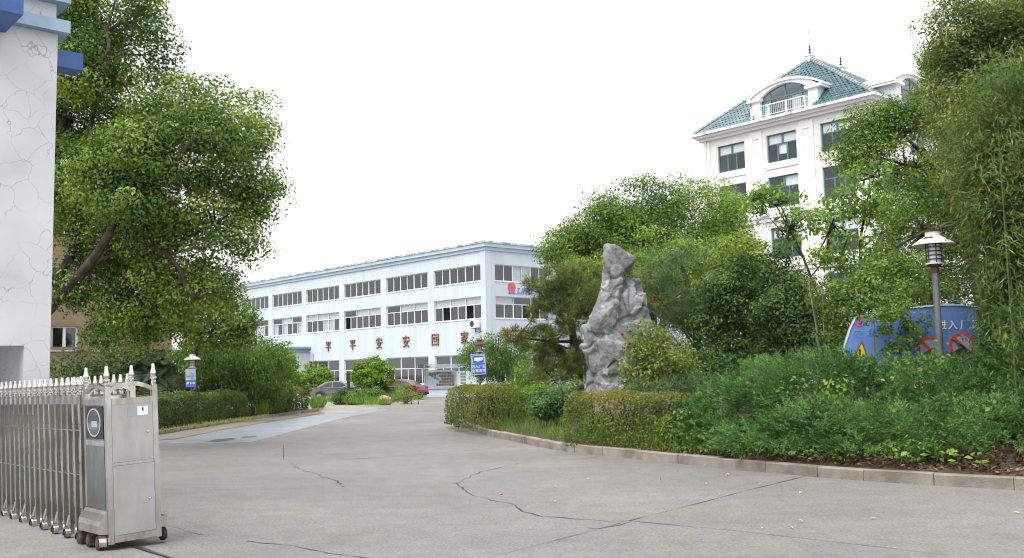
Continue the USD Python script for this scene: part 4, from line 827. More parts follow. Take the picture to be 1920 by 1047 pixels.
cv = part(nb, 'canopy', MB().add([[-.6, -.9, 2.32], [NW + .2, -.9, 2.32], [NW + .2, .9, 2.62], [-.6, .9, 2.62], [-.6, -.9, 2.37], [NW + .2, -.9, 2.37], [NW + .2, .9, 2.67], [-.6, .9, 2.67]], BOXF), 'glass_blue')
for u in (0, 2.55, NW): part(cv, 'beam', MB().tube([(u, -.9, 2.27), (u, .9, 2.57)], .04, 5), 'sign_grey')

# ------------------------------------------------------------------ cars
def car(name, label, pos, deg, paint, rear_plate=True):
    t = thing(name, label, 'car', pos, deg)
    # x forward, y left; length 4.7
    low = [(-2.32, .42), (-2.36, .62), (-2.33, .92), (-2.25, 1.02), (-1.75, 1.06), (-.9, .99), (.75, .95), (1.7, .86), (2.18, .74), (2.34, .58), (2.34, .36), (2.2, .25), (1.86, .22), (-1.9, .22), (-2.2, .28)]
    n = len(low); st = [(-.90, .90), (-.84, 1.0), (.84, 1.0), (.90, .90)]; mid = np.array([0, .55])
    v = []
    for y, sc in ((-.86, .95), (-.91, 1.0), (.91, 1.0), (.86, .95)):
        v += [[x * (1 - (1 - sc) * .4), y * (1 if .3 < z < .95 else .97) * (.86 if abs(x) > 2.1 else 1), mid[1] + (z - mid[1]) * sc] for x, z in low]
    v = np.array(v); f = []
    for s_ in range(3):
        for k in range(n): a, b = s_ * n + k, s_ * n + (k + 1) % n; f += [[a, b, b + n], [a, b + n, a + n]]
    for k in range(1, n - 1): f += [[0, k, k + 1], [3 * n, 3 * n + k + 1, 3 * n + k]]
    body = trimesh.Trimesh(v, f); body.fix_normals()
    part(t, 'body', body, paint, smooth=35)
    def cabin(zs, inset=0.0):
        pts = [(-1.95, .98, .76), (-1.15, 1.40, .60), (-.55, 1.475, .585), (.15, 1.455, .585), (.55, 1.33, .62), (1.15, .96, .74)]
        return pts
    pts = cabin(0); v = np.array([[x, s_ * w_, z] for s_ in (-1, 1) for x, z, w_ in pts]); m = len(pts); f = []
    for k in range(m - 1): f += [[k, k + 1, m + k + 1], [k, m + k + 1, m + k]]
    f += [[0, k + 1, k] for k in range(1, m - 1)] + [[m, m + k, m + k + 1] for k in range(1, m - 1)]
    cb = trimesh.Trimesh(v, f); cb.fix_normals(); part(t, 'cabin', cb, paint, smooth=25)
    for s_ in (-1, 1):
        def side(x, z):   # on the sloping cabin side
            w_ = np.interp(z, [.96, 1.35, 1.47], [.755, .615, .585]); return [x, s_ * (w_ + .012), z]
        for poly in ([(-1.55, 1.03), (-1.08, 1.34), (-.55, 1.40), (-.50, 1.02)], [(-.42, 1.02), (-.46, 1.40), (.12, 1.385), (.50, 1.26), (.88, 1.01)]):
            q = np.array([side(*p) for p in poly]); k = len(q); part(t, 'side_window', (q, [[0, i, i + 1] if s_ < 0 else [0, i + 1, i] for i in range(1, k - 1)]), 'car_glass')
        part(t, 'trim', MB().tube([side(-1.7, 1.005), side(1.0, .985)], .012, 4), 'chrome')
        part(t, 'mirror', trimesh.creation.icosphere(2, 1.0).apply_scale((.10, .11, .075)).apply_translation((.78, s_ * .98, 1.03)), paint, smooth=True)
        for x in (-.46, .62): part(t, 'handle', MB().box(x - .42, x - .22, s_ * .905 - .012, s_ * .905 + .012, .86, .885), 'chrome')
        for x in (-1.42, 1.38):
            w_ = part(t, 'wheel', MB().lathe([(0, -.11), (.28, -.11), (.33, -.08), (.33, .08), (.28, .11), (0, .11)], 24, (x, s_ * .82, .33), 'y'), 'rubber', smooth=40)
            part(w_, 'rim', MB().lathe([(0, .0), (.07, .0), (.09, .012), (.2, .012), (.225, 0), (0, -.001)], 16, (x, s_ * .935 - (0 if s_ > 0 else .012), .33), 'y'), 'chrome')
            part(t, 'wheel_arch', MB().lathe([(.0, -.02), (.40, -.02), (.40, .02), (0, .02)], 22, (x, s_ * .905, .36), 'y'), 'rubber')
        part(t, 'tail_lamp', MB().box(-2.345, -2.25, s_ * .58 - .2, s_ * .58 + .2, .78, .93), 'tail_light')
        part(t, 'head_lamp', MB().box(2.12, 2.26, s_ * .62 - .17, s_ * .62 + .17, .62, .74), 'chrome')
    for a, b, w0_, w1_, nm in (((1.13, .985), (.57, 1.325), .70, .58, 'windscreen'), ((-1.92, 1.01), (-1.17, 1.385), .70, .56, 'rear_window')):
        sgn = 1 if a[0] > 0 else -1; o = np.array([.012 * sgn, 0, .012]); q = np.array([[a[0], -w0_, a[1]], [a[0], w0_, a[1]], [b[0], w1_, b[1]], [b[0], -w1_, b[1]]]) + o
        part(t, nm, (q, [[0, 1, 2], [0, 2, 3]] if sgn > 0 else [[0, 2, 1], [0, 3, 2]]), 'car_glass')
    part(t, 'bumper', MB().box(-2.40, -2.3, -.78, .78, .36, .5), 'rubber'); part(t, 'number_plate', MB().box(-2.385, -2.34, -.24, .24, .66, .80), 'plate_blue')
    part(t, 'grille', MB().box(2.30, 2.35, -.5, .5, .42, .6), 'black_mark')
    return t
car('parked_car', 'dark grey saloon car parked side on beyond the left hedge', ground(643, 70), -24, 'car_grey')
car('parked_car', 'red saloon car parked with its tail beside the notice case', ground(742, 72), 152, 'car_red')

# ------------------------------------------------------------------ small things on the parking verge
rp = ground(653, 65)
t = thing('marker_post', 'dark red square post standing in front of the grey car', 'post', rp); part(t, 'shaft', MB().box(-.09, .09, -.08, .08, 0, 1.95), 'red_post'); part(t, 'cap', MB().box(-.12, .12, -.11, .11, 1.952, 2.02), 'red_post'); part(t, 'lamp_head', trimesh.creation.icosphere(2, .11).apply_translation((-.22, 0, 2.0)), 'lamp_white')
st = ground(721, 57.5)
m = trimesh.creation.icosphere(3, 1.0); q = np.array(m.vertices); q *= (1 + .5 * (meshkit.fbm(q * 2.3 + 7) - .5))[:, None] * np.array([.46, .34, .30]); single('stone', (q + [0, 0, .26], np.array(m.faces)), 'pink_stone', 'pinkish brown lump of stone on the weedy parking verge', 'stone', loc=st, smooth=True)
m = ground(766, 57.4); t = thing('wooden_rail', 'low rusty rail lying across the weeds beside the pink stone', 'rail', m); part(t, 'bar', MB().tube([(-.9, 0, .3), (.7, .3, .62)], .035, 6), 'rust'); part(t, 'leg', MB().tube([(.1, .19, .5), (.12, .19, 0)], .03, 5), 'rust'); part(t, 'leg', MB().tube([(.5, .26, .58), (.52, .26, 0)], .03, 5), 'rust')

# ------------------------------------------------------------------ the scholar's rock
RY = 23.6; ks_ = RY / FPX
def rp_(x, y, r, d=0.0): p = D(x, y, RY); return np.array([p[0], RY + d, p[2]]), r * ks_
def sph(c, r): return manifold3d.Manifold.sphere(r, 20).translate(tuple(c))
def chain(pts):
    out = []
    for a, b in zip(pts[:-1], pts[1:]): out.append(manifold3d.Manifold.batch_hull([sph(*rp_(*a)), sph(*rp_(*b))]))
    return out
def slab(pts, d0, t):
    """convex lump through pixel points, t metres half deep about d0"""
    out = []
    for k, (x, y, r) in enumerate(pts):
        for s_ in (-1, 1): c_, rr_ = rp_(x, y, r * .8, d0 + s_ * t * (.75 + .35 * math.sin(k * 2.1 + s_))); out.append(sph(c_, rr_))
    return manifold3d.Manifold.batch_hull(out)
rk = [slab([(1139, 466, 5), (1150, 470, 7), (1187, 489, 7), (1180, 503, 8), (1152, 516, 10), (1139, 492, 8)], -.05, .20), slab([(1140, 500, 8), (1172, 505, 8), (1166, 528, 8), (1134, 540, 8)], 0, .18),
      slab([(1134, 535, 8), (1160, 528, 8), (1124, 580, 8), (1150, 580, 9)], -.02, .22), slab([(1124, 578, 8), (1152, 572, 9), (1106, 616, 8), (1152, 630, 10)], -.05, .28),
      slab([(1168, 523, 6), (1196, 526, 6), (1204, 556, 7), (1158, 566, 7)], .10, .20), slab([(1158, 558, 8), (1205, 555, 7), (1216, 612, 8), (1160, 625, 10)], .02, .27), slab([(1184, 540, 8), (1200, 570, 8), (1180, 590, 8), (1172, 556, 8)], -.14, .16),
      slab([(1098, 616, 7), (1214, 608, 8), (1214, 660, 9), (1104, 645, 9)], 0, .33), slab([(1094, 650, 7), (1208, 655, 9), (1196, 700, 10), (1116, 700, 9)], .02, .34), slab([(1120, 640, 9), (1165, 650, 10), (1180, 690, 9), (1130, 700, 9)], -.22, .22),
      slab([(1120, 695, 9), (1192, 695, 10), (1200, 745, 9), (1124, 748, 9), (1126, 785, 12), (1200, 785, 12)], 0, .30), slab([(1128, 722, 8), (1178, 732, 8), (1190, 750, 8), (1130, 752, 8), (1160, 785, 10)], -.35, .16), slab([(1108, 700, 8), (1122, 705, 8), (1124, 760, 9), (1108, 755, 9)], .28, .14)]
mm = manifold3d.Manifold.batch_boolean(rk, manifold3d.OpType.Add).refine_to_length(.06).to_mesh()
tm = trimesh.Trimesh(mm.vert_properties[:, :3], mm.tri_verts); trimesh.smoothing.filter_taubin(tm, iterations=7)
tm = trimesh.Trimesh(tm.vertices, tm.faces); tm = tm.subdivide(); vn = tm.vertex_normals; q = np.array(tm.vertices)
rgr = np.random.default_rng(77)
def facets(n, sc, seed):
    """distance gap between the two nearest of n seeds, and each seed's own offset"""
    s_ = np.random.default_rng(seed); pts = q[s_.choice(len(q), n, replace=False)] * sc; wq = (q + (np.stack([meshkit.fbm(q * 3 + k * 9, 3) for k in range(3)], 1) - .5) * .35) * sc
    dd_, ii_ = cKDTree(pts).query(wq, k=2); return dd_[:, 1] - dd_[:, 0], s_.uniform(-1, 1, n)[ii_[:, 0]], (wq - pts[ii_[:, 0]]), ii_[:, 0], s_
g1, o1, r1, i1, s1_ = facets(70, np.array([1.25, 1.25, .75]), 3); g2, o2, r2, i2, s2_ = facets(420, np.array([1.2, 1.2, .8]), 4)
t1 = s1_.normal(size=(70, 3)); t2 = s2_.normal(size=(420, 3))
big = meshkit.fbm(q * [1.6, 1.6, 1.1] + 3, 4); fine = meshkit.fbm(q * 9 + 5, 4); vert = 1 - np.abs(2 * meshkit.fbm(q * [4.2, 4.2, 1.0] + 11, 4) - 1)
disp = (big - .5) * .15 + o1 * .02 + (r1 * t1[i1]).sum(1) * .03 - .035 * np.exp(-(g1 / .05) ** 2) + (r2 * t2[i2]).sum(1) * .012 + (vert - .75) * .07 + (fine - .5) * .035
q = q + vn * disp[:, None]
rb = hill(1158, RY)
scholar = thing('scholar_rock', 'tall weathered grey scholar rock standing upright behind the clipped hedge', 'rock', rb)
part(scholar, 'stone', (q, np.array(tm.faces)), 'rock', smooth=45, world=True)
# ------------------------------------------------------------------ vegetation
def unit(a): return a / (np.linalg.norm(a, axis=1, keepdims=True) + 1e-9)
class Leaves:
    """many small folded leaves collected into one mesh, each with a tone"""
    def __init__(self): self.v, self.t = [], []
    def add(self, c, axis, nrm, L, W, tone, fold=.12):
        """c: leaf centres, axis: along the leaf, nrm: roughly its upper side"""
        n = len(c); axis = unit(axis); side = unit(np.cross(nrm, axis)); up = np.cross(axis, side)
        L = np.broadcast_to(L, n)[:, None] / 2; W = np.broadcast_to(W, n)[:, None] / 2
        v = np.stack([c - axis * L, c + side * W + up * W * fold * 2, c + axis * L, c - side * W + up * W * fold * 2], 1)
        self.v.append(v.reshape(-1, 3)); self.t.append(np.repeat(np.broadcast_to(tone, n), 4))
    def mesh(self):
        v = np.vstack(self.v); n = len(v) // 4; b = np.arange(n)[:, None] * 4
        f = np.hstack([b + [0, 1, 2], b + [0, 2, 3]]).reshape(-1, 3)
        return (v, f), np.concatenate(self.t)
    @property
    def count(self): return sum(map(len, self.v)) // 4
def blob(x, y, rx, ry, Y, depth=None):
    p = D(x, y, Y); s = Y / FPX; return np.array([*p, rx * s, (depth if depth is not None else (rx + ry) / 2 * s * .9), ry * s])
def clumps(rg, blobs, n, shell=.72, gap=.40, gs=1.0, flat_bottom=0):
    """clump centres spread over the outer part of ellipsoids, with holes"""
    bl_ = np.array(blobs); w = (bl_[:, 3] * bl_[:, 4] * bl_[:, 5]) ** (2 / 3); k = rg.choice(len(bl_), n, p=w / w.sum())
    d = unit(rg.normal(size=(n, 3))); u = rg.random(n); r = np.where(u < shell, 1 - np.abs(rg.normal(0, .10, n)), rg.random(n) ** .45)
    r = r * (1 + .46 * (meshkit.fbm(d * 1.7 + k[:, None] * 5.1, 3) - .5)); c = bl_[k, :3] + d * r[:, None] * bl_[k, 3:]
    keep = meshkit.fbm(c / gs + 17, 3) > gap
    return c[keep], d[keep], r[keep]
def foliage(seed, blobs, n, per, cr, L, W, up=.4, out=.65, rnd=.6, gap=.40, gs=1.0, shell=.72, flat=.65, droop=.15, tone0=.5, tonev=.22, tip=.22, radial=False, lv=None):
    rg = np.random.default_rng(seed); c, d, r = clumps(rg, blobs, n, shell, gap, gs); lv = lv or Leaves(); m = len(c)
    ct = tone0 + rg.normal(0, tonev * .6, m) + (meshkit.noise(c / (gs * 1.6) + 3) - .5) * tonev * 2 + rg.choice([0, tip, 0, -tip * .5], m)
    crr = cr * rg.uniform(.7, 1.3, m)
    P = np.repeat(c, per, 0); dd = np.repeat(d, per, 0); N = m * per; q = unit(rg.normal(size=(N, 3)) + [0, 0, .45] + dd * .35); rr = np.where(rg.random(N) < .78, rg.normal(.88, .12, N), rg.random(N))
    off = q * [1, 1, flat] * (np.repeat(crr, per) * rr)[:, None]
    size = rg.uniform(.5, 1.35, N)
    if radial:
        ax = unit(rg.normal(size=(N, 3)) + dd * .3 + [0, 0, up]); P = P + ax * (np.repeat(crr, per) * rg.random(N) ** .5)[:, None] * .6; nr = rg.normal(size=(N, 3))
    else:
        P = P + off; nr = unit(dd * out * .5 + q * out * 1.4 + [0, 0, up * .7] + rg.normal(size=(N, 3)) * rnd * .8); ax = np.cross(nr, rg.normal(size=(N, 3))) + [0, 0, -droop]
    lv.add(P, ax, nr, L * size, W * size, np.clip(np.repeat(ct, per) + rg.normal(0, .05, N), 0, 1))
    return lv, c
def wood(t, trunk, radii, limbs, mat_, tips=None, rg=None, ntw=0, name='limb', world=True, n=9):
    part(t, 'trunk', MB().tube(trunk, radii, n), mat_, smooth=True, world=world)
    for path, rr in limbs:
        path = np.asarray(path, float)
        if len(path) > 2:
            from scipy.interpolate import CubicSpline
            s = np.arange(len(path)); u = np.linspace(0, len(path) - 1, len(path) * 4); path = CubicSpline(s, path)(u); rr = np.linspace(rr[0], rr[-1], len(u))
        part(t, name, MB().tube(path, rr, 7), mat_, smooth=True, world=world)
    if tips is not None and ntw:
        mb = MB(); ends = np.vstack([np.asarray(p)[1:] for p, _ in limbs] + [np.asarray(trunk)[-2:]])
        for k in rg.choice(len(tips), min(ntw, len(tips)), replace=False):
            e = tips[k]; a = ends[np.argmin(np.linalg.norm(ends - e, axis=1))]; mid = (a + e) / 2 + rg.normal(0, .12, 3) * np.linalg.norm(e - a) + [0, 0, -.05]
            mb.tube([a, mid, e], [.035, .022, .008], 4, cap=False)
        part(t, 'twigs', mb, mat_, world=world, kind='stuff')
def plant(name, label, cat, base, lv, mat_, group=None, crown='crown'):
    t = thing(name, label, cat, base, group=group); m, tone = lv.mesh(); part(t, crown, m, mat_, world=True, tone=tone); return t
XS = lambda pts, Y: [D(x, y, Y + (q[0] if q else 0)) for x, y, *q in pts]

# big camphor tree at the left
Y = 22.5
cb = [blob(x, y, a, b_, Y + dy) for x, y, a, b_, dy in ((185, 20, 120, 80, 0), (120, 110, 90, 90, .6), (245, 95, 75, 75, -.3), (275, 185, 60, 60, 0), (170, 215, 100, 80, .5), (385, 190, 75, 60, 0), (445, 235, 62, 75, .3), (370, 285, 95, 70, -.5), (460, 325, 52, 65, 0), (487, 378, 36, 36, 0), (190, 330, 120, 85, 0), (300, 370, 90, 75, -.8), (410, 400, 72, 66, .2), (452, 447, 36, 44, 0), (235, 440, 105, 75, .3), (335, 480, 80, 60, -.2), (195, 525, 90, 56, .6), (300, 560, 90, 62, 0), (385, 545, 55, 50, 0), (240, 606, 50, 36, .5), (300, 600, 76, 36, .3), (120, 330, 70, 120, 1.0), (60, 60, 100, 120, 1), (255, 300, 75, 60, -1.6), (300, 240, 60, 50, -1.2), (235, 632, 60, 24, .8), (205, 330, 60, 60, -1.5), (150, 130, 60, 70, -1.0), (245, 395, 58, 50, -2.0))]
lv, tips = foliage(21, cb, 2700, 92, .48, .086, .047, gap=.405, gs=.85, tone0=.46, tonev=.36, tip=.3)
base = ground(40, Y + .6)
t = plant('camphor_tree', 'big camphor tree with dense green crown rising behind the gate pillar', 'tree', base, lv, 'camphor')
tr = [base - [0, 0, .2], *XS([(45, 690, .6), (60, 610, .5), (70, 540, .4), (78, 440, .3), (95, 330, .2), (120, 220, .1)], Y)]
limbs = [(XS([(62, 610, .4), (110, 560, .2), (160, 505, -.5), (195, 455, -1.0), (235, 385, -1.0), (270, 310, -.6)], Y), [.17, .04]), (XS([(70, 540, .4), (140, 455, .2), (150, 330, .2), (180, 200, .1), (200, 100, 0)], Y), [.13, .03]),
         (XS([(225, 400, -1.0), (330, 300, -1.5), (365, 262, -1.4), (430, 255, -.5)], Y), [.08, .02]), (XS([(95, 330, .2), (130, 170, 0), (185, 120, -1.2), (200, 60, -1)], Y), [.10, .03]), (XS([(160, 505, -.4), (300, 470, -.8), (345, 530, -.9), (355, 560, -.8)], Y), [.06, .02]), (XS([(150, 330, .3), (115, 160, 0), (118, 120, -.8)], Y), [.07, .025]), (XS([(300, 470, -.6), (400, 420, -.3), (470, 370, 0)], Y), [.05, .015])]
wood(t, tr, [.34, .30, .26, .22, .18, .14, .08], limbs, 'trunk_bark', tips, np.random.default_rng(1), 110)
# smaller tree below it
Y = 38
lv, tips = foliage(22, [blob(x, y, a, b_, Y) for x, y, a, b_ in ((385, 570, 50, 48), (425, 605, 50, 42), (455, 640, 32, 24), (355, 605, 56, 36), (400, 632, 56, 26))], 620, 30, .42, .13, .07, gap=.38, tone0=.45, tonev=.22)
t = plant('young_camphor', 'smaller bright green tree tucked under the right side of the big camphor', 'tree', ground(352, Y + 2), lv, 'camphor')
wood(t, [ground(352, Y + 2), *XS([(362, 680, .5), (385, 610, .2)], Y)], [.12, .1, .05], [(XS([(390, 640, .3), (420, 600, 0), (445, 610, 0)], Y), [.05, .02])], 'trunk_bark')
# weeping trees over the hedge
def weeping(seed, px, top, bot, half, Y, label, n, trunk_x, mat_='weeping_leaf', bare=.5):
    bl_ = [blob(px, (top + bot) / 2 - 6, half, (bot - top) / 2, Y), blob(px - half * .3, (top + bot) / 2, half * .75, (bot - top) / 2 * .85, Y - .6), blob(px + half * .4, (top + bot) / 2 + 8, half * .65, (bot - top) / 2 * .75, Y - .4)]
    lv, tips = foliage(seed, bl_, n, 26, .40, .12, .045, up=.35, gap=.42, gs=.8, droop=1.1, tone0=.42, tonev=.26, tip=.2, flat=1.0)
    t = plant('weeping_tree', label, 'tree', ground(trunk_x, Y), lv, mat_); b0 = ground(trunk_x, Y); s = Y / FPX
    part(t, 'trunk', MB().tube([b0, b0 + [0, 0, .55]], [.11, .10], 8), 'lime_wash', smooth=True, world=True, label='lime washed lower trunk')
    tp = D(px, top + 12, Y); part(t, 'trunk', MB().tube([b0 + [0, 0, .552], (b0 + tp) / 2 + [.1, 0, 0], tp], [.10, .08, .04], 8), 'grey_bark', smooth=True, world=True)
    mb = MB(); rg = np.random.default_rng(seed)
    for k in rg.choice(len(tips), min(60, len(tips)), replace=False): mb.tube([tp - [0, 0, rg.uniform(0, .6)], (tp + tips[k]) / 2 + [0, 0, .25], tips[k] + [0, 0, .1], tips[k] - [0, 0, .45]], [.03, .02, .012, .006], 4, cap=False)
    part(t, 'twigs', mb, 'grey_bark', world=True, kind='stuff'); return t
weeping(31, 385, 632, 752, 60, 42, 'leftmost weeping tree behind the arrow sign', 560, 398)
weeping(32, 455, 640, 748, 62, 43, 'middle weeping tree with lime washed trunk above the left hedge', 620, 462)
weeping(33, 505, 655, 752, 42, 44, 'rightmost weeping tree sloping down towards the grey car', 460, 500)
weeping(34, 928, 640, 716, 62, 52, 'weeping tree with lime washed trunk right of the camera sign', 560, 948)
# dark shrubs closing the view under the weeping trees
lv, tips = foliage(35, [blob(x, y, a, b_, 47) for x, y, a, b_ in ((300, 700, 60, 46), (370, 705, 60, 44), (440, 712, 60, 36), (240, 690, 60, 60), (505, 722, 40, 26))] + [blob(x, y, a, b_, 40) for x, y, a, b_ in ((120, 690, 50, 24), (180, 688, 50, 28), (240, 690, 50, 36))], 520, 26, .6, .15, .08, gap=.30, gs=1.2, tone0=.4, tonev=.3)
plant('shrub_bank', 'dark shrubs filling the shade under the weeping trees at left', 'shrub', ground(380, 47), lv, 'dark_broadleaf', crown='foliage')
# sago palms: every frond a part
def sago(base, R, n, label, seed, lift=.5):
    t = thing('sago_palm', label, 'palm', base); rg = np.random.default_rng(seed)
    part(t, 'stem', MB().lathe([(.16, -.1), (.19, .15), (.15, lift), (0, lift + .05)], 10), 'trunk_bark')
    for k in range(n):
        a = k * 2.39996 + rg.normal(0, .1); el = rg.uniform(.35, 1.3); L = R * rg.uniform(.8, 1.1); s = np.linspace(0, 1, 9)
        h = np.array([math.cos(a), math.sin(a), 0]); pth = np.outer(L * s * math.cos(el) * (1 - .1 * s), h) + np.outer(L * (s * math.sin(el) - .75 * s * s), [0, 0, 1]) + [0, 0, lift]
        ss = np.repeat(np.linspace(.12, 1, 26), 2); sd = np.tile([1, -1], 26); p = np.stack([np.interp(ss, s, pth[:, j]) for j in range(3)], 1); tg = unit(np.gradient(pth, axis=0)); tt = np.stack([np.interp(ss, s, tg[:, j]) for j in range(3)], 1)
        sv = np.cross(tt, [0, 0, 1.0]); sv = unit(sv) * sd[:, None]; ax = unit(sv * 1.0 + tt * .55 + [0, 0, .22]); ll = .30 * R * np.sin(np.clip(ss * 1.02, .1, 1) * math.pi * .93) + .03
        lv = Leaves(); lv.add(p + ax * ll[:, None] / 2, ax, np.cross(ax, tt) * sd[:, None], ll, .028 * R, np.clip(rg.normal(.5, .15, len(p)), 0, 1)); mb, tone = lv.mesh()
        part(t, 'frond', mb, 'palm_frond', tone=tone)
    return t
sago(ground(285, 39.0), 2.1, 44, 'large dark sago palm behind the gate and left of the arrow sign', 41, 1.7)
sago(ground(408, 42), 1.7, 28, 'dark sago palm behind the clipped left hedge', 42, .95)
sago(ground(712, 66), 1.5, 22, 'sago palm under the round bush behind the grey car', 43, .7)
sago(ground(762, 76), 1.7, 24, 'sago palm in front of the factory windows behind the red car', 44, .9)
# clipped hedges
def hedge(name, label, path, half, h, seed, mat_, dens=420, L=.06, W=.038, z0=.08, tonev=.25, zf=None, mat_b='trunk_bark', tone0=.5, rough=.09):
    """path: ground points of the centre line; leaves on a rounded box round it"""
    rg = np.random.default_rng(seed); p = np.asarray(path, float); s = np.r_[0, np.cumsum(np.linalg.norm(np.diff(p[:, :2], axis=0), axis=1))]; Lt = s[-1]
    N = int(dens * (Lt * (2 * h + 2 * half) + 4 * half * h)); u = rg.uniform(-half * .7, Lt + half * .7, N); ang = rg.uniform(-.15, math.pi + .15, N)
    ca, sa = np.cos(ang), np.sin(ang); k = (np.abs(ca) ** 5 + np.abs(sa) ** 5) ** (-.2); depth = 1 - np.abs(rg.normal(0, .09, N)) - (rg.random(N) < .2) * rg.random(N) * .5
    x = ca * k * half * depth; zz = np.clip(sa * k, -.1, 2) * h * depth
    endf = np.clip((u + half * .7) / (half * .7), .0, 1) * np.clip((Lt + half * .7 - u) / (half * .7), 0, 1); x *= np.sqrt(np.clip(endf, .05, 1)); zz *= np.clip(endf, .05, 1) ** .3
    uc = np.clip(u, 0, Lt); ii = np.clip(np.searchsorted(s, uc, 'right') - 1, 0, len(p) - 2); dd = unit(p[ii + 1] - p[ii]); nn = np.stack([dd[:, 1], -dd[:, 0], 0 * uc], 1)
    c = p[ii] + dd * (u - s[ii])[:, None] + nn * x[:, None]; nz = meshkit.fbm(np.c_[c[:, :2] * 1.5, zz * 1.5 + seed], 3) - .5
    c = c + nn * (np.sign(x) * nz * rough * 2)[:, None]; c[:, 2] = c[:, 2] + z0 + zz * (1 + nz * .35)
    keep = (meshkit.fbm(c / .45 + seed, 2) > .33); c = c[keep]; out = (nn * ca[:, None] + np.outer(sa, [0, 0, 1]))[keep]; N = len(c)
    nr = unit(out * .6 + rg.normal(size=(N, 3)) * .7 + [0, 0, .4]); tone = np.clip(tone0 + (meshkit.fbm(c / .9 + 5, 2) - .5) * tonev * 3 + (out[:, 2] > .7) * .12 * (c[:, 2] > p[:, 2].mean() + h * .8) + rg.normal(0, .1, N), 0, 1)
    lv = Leaves(); lv.add(c, np.cross(nr, rg.normal(size=(N, 3))) + [0, 0, .2], nr, L * rg.uniform(.7, 1.3, N), W * rg.uniform(.7, 1.3, N), tone)
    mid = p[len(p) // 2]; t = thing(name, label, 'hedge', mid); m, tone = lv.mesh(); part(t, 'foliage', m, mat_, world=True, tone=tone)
    mb = MB()
    for q in np.arange(.15, Lt, .28):
        b0 = np.array([np.interp(q, s, p[:, j]) for j in range(3)]) + [rg.normal(0, half * .3), rg.normal(0, half * .3), 0]
        for _ in range(3): mb.tube([b0, b0 + [rg.normal(0, .1), rg.normal(0, .1), h * .5], b0 + [rg.normal(0, .25), rg.normal(0, .25), h * .92]], [.02, .014, .006], 4, cap=False)
    part(t, 'stems', mb, mat_b, world=True, kind='stuff'); return t
def bedp(x, y, inward=0.0): p = G(x, y); p[2] = float(iz(p[0], p[1])) if inward == 0 else p[2]; return p
def cl(pts, off): 
    p = np.array([G(*q) for q in pts]); d = np.gradient(p, axis=0); d /= np.linalg.norm(d, axis=1, keepdims=True); n = np.stack([-d[:, 1], d[:, 0], 0 * d[:, 0]], 1); p = p + n * off; return p
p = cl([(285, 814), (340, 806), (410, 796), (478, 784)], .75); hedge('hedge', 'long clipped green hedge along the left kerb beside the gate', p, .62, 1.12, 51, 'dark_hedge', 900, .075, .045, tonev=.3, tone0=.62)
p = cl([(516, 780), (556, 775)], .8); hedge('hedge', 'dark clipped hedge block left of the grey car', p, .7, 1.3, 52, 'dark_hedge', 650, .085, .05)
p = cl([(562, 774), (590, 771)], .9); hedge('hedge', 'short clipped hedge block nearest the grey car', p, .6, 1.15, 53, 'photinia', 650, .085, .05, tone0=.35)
ctr = np.array([hill(x, Y_) for x, Y_ in ((876, 31.0), (905, 28.0), (938, 26.6))])
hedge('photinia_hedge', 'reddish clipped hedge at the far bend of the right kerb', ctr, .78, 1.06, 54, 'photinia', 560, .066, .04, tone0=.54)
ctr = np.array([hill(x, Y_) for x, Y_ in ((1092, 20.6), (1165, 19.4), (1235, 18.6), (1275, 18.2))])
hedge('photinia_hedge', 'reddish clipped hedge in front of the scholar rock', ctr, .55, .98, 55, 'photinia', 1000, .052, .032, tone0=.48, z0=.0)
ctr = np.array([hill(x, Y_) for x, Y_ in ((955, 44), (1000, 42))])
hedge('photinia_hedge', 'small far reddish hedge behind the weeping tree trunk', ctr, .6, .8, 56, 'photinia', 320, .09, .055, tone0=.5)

# round bushes near the cars
def bush(name, label, px, py, rx, ry, Y, seed, n, mat_, L=.12, W=.06, per=26, cr=.3, **kw):
    lv, tips = foliage(seed, [blob(px, py, rx, ry, Y), blob(px - rx * .3, py + ry * .2, rx * .7, ry * .8, Y - .4), blob(px + rx * .35, py + ry * .15, rx * .6, ry * .8, Y)], n, per, cr, L, W, gap=.33, **kw)
    b0 = ground(px, Y) if py < 745 and px < 860 else hill(px, Y); t = plant(name, label, 'bush', b0, lv, mat_)
    mb = MB(); rg = np.random.default_rng(seed)
    for k in rg.choice(len(tips), min(14, len(tips)), replace=False): mb.tube([b0 + rg.normal(0, .08, 3) * [1, 1, 0], (b0 + tips[k]) / 2 + rg.normal(0, .1, 3), tips[k]], [.045, .03, .01], 5, cap=False)
    part(t, 'stems', mb, 'grey_bark', world=True, kind='stuff'); return t
bush('round_bush', 'yellow green round bush behind the tail of the grey car', 590, 712, 34, 28, 76, 61, 330, 'round_bush', .17, .09)
bush('round_bush', 'bright yellow green round bush between the grey car and the red car', 698, 702, 40, 30, 67, 62, 400, 'round_bush', .16, .085)
bush('leafy_shrub', 'thin leafy shrub growing in front of the factory entrance canopy', 532, 692, 24, 46, 56, 63, 210, 'fresh_green', .18, .10, gs=.8, shell=.4)
bush('clipped_bush', 'dark green ball bush below the red post', 641, 746, 13, 12, 61, 64, 150, 'dark_broadleaf', .10, .05)
bush('weedy_shrub', 'reddish green weedy shrub right of the red post', 668, 748, 17, 13, 60, 69, 150, 'vine_leaf', .10, .05)
bush('weedy_shrub', 'tall thin weeds before the tail of the red car', 760, 738, 16, 16, 60, 70, 90, 'fresh_green', .12, .035, shell=.4)
bush('clipped_bush', 'rounded green bush in the weeds left of the pink stone', 697, 741, 22, 12, 62, 65, 170, 'fresh_green', .10, .05, tone0=.3)
bush('juniper_bush', 'low dark juniper right of the grass patch', 1035, 758, 38, 18, 24.5, 66, 260, 'juniper_spray', .11, .03, tone0=.3)
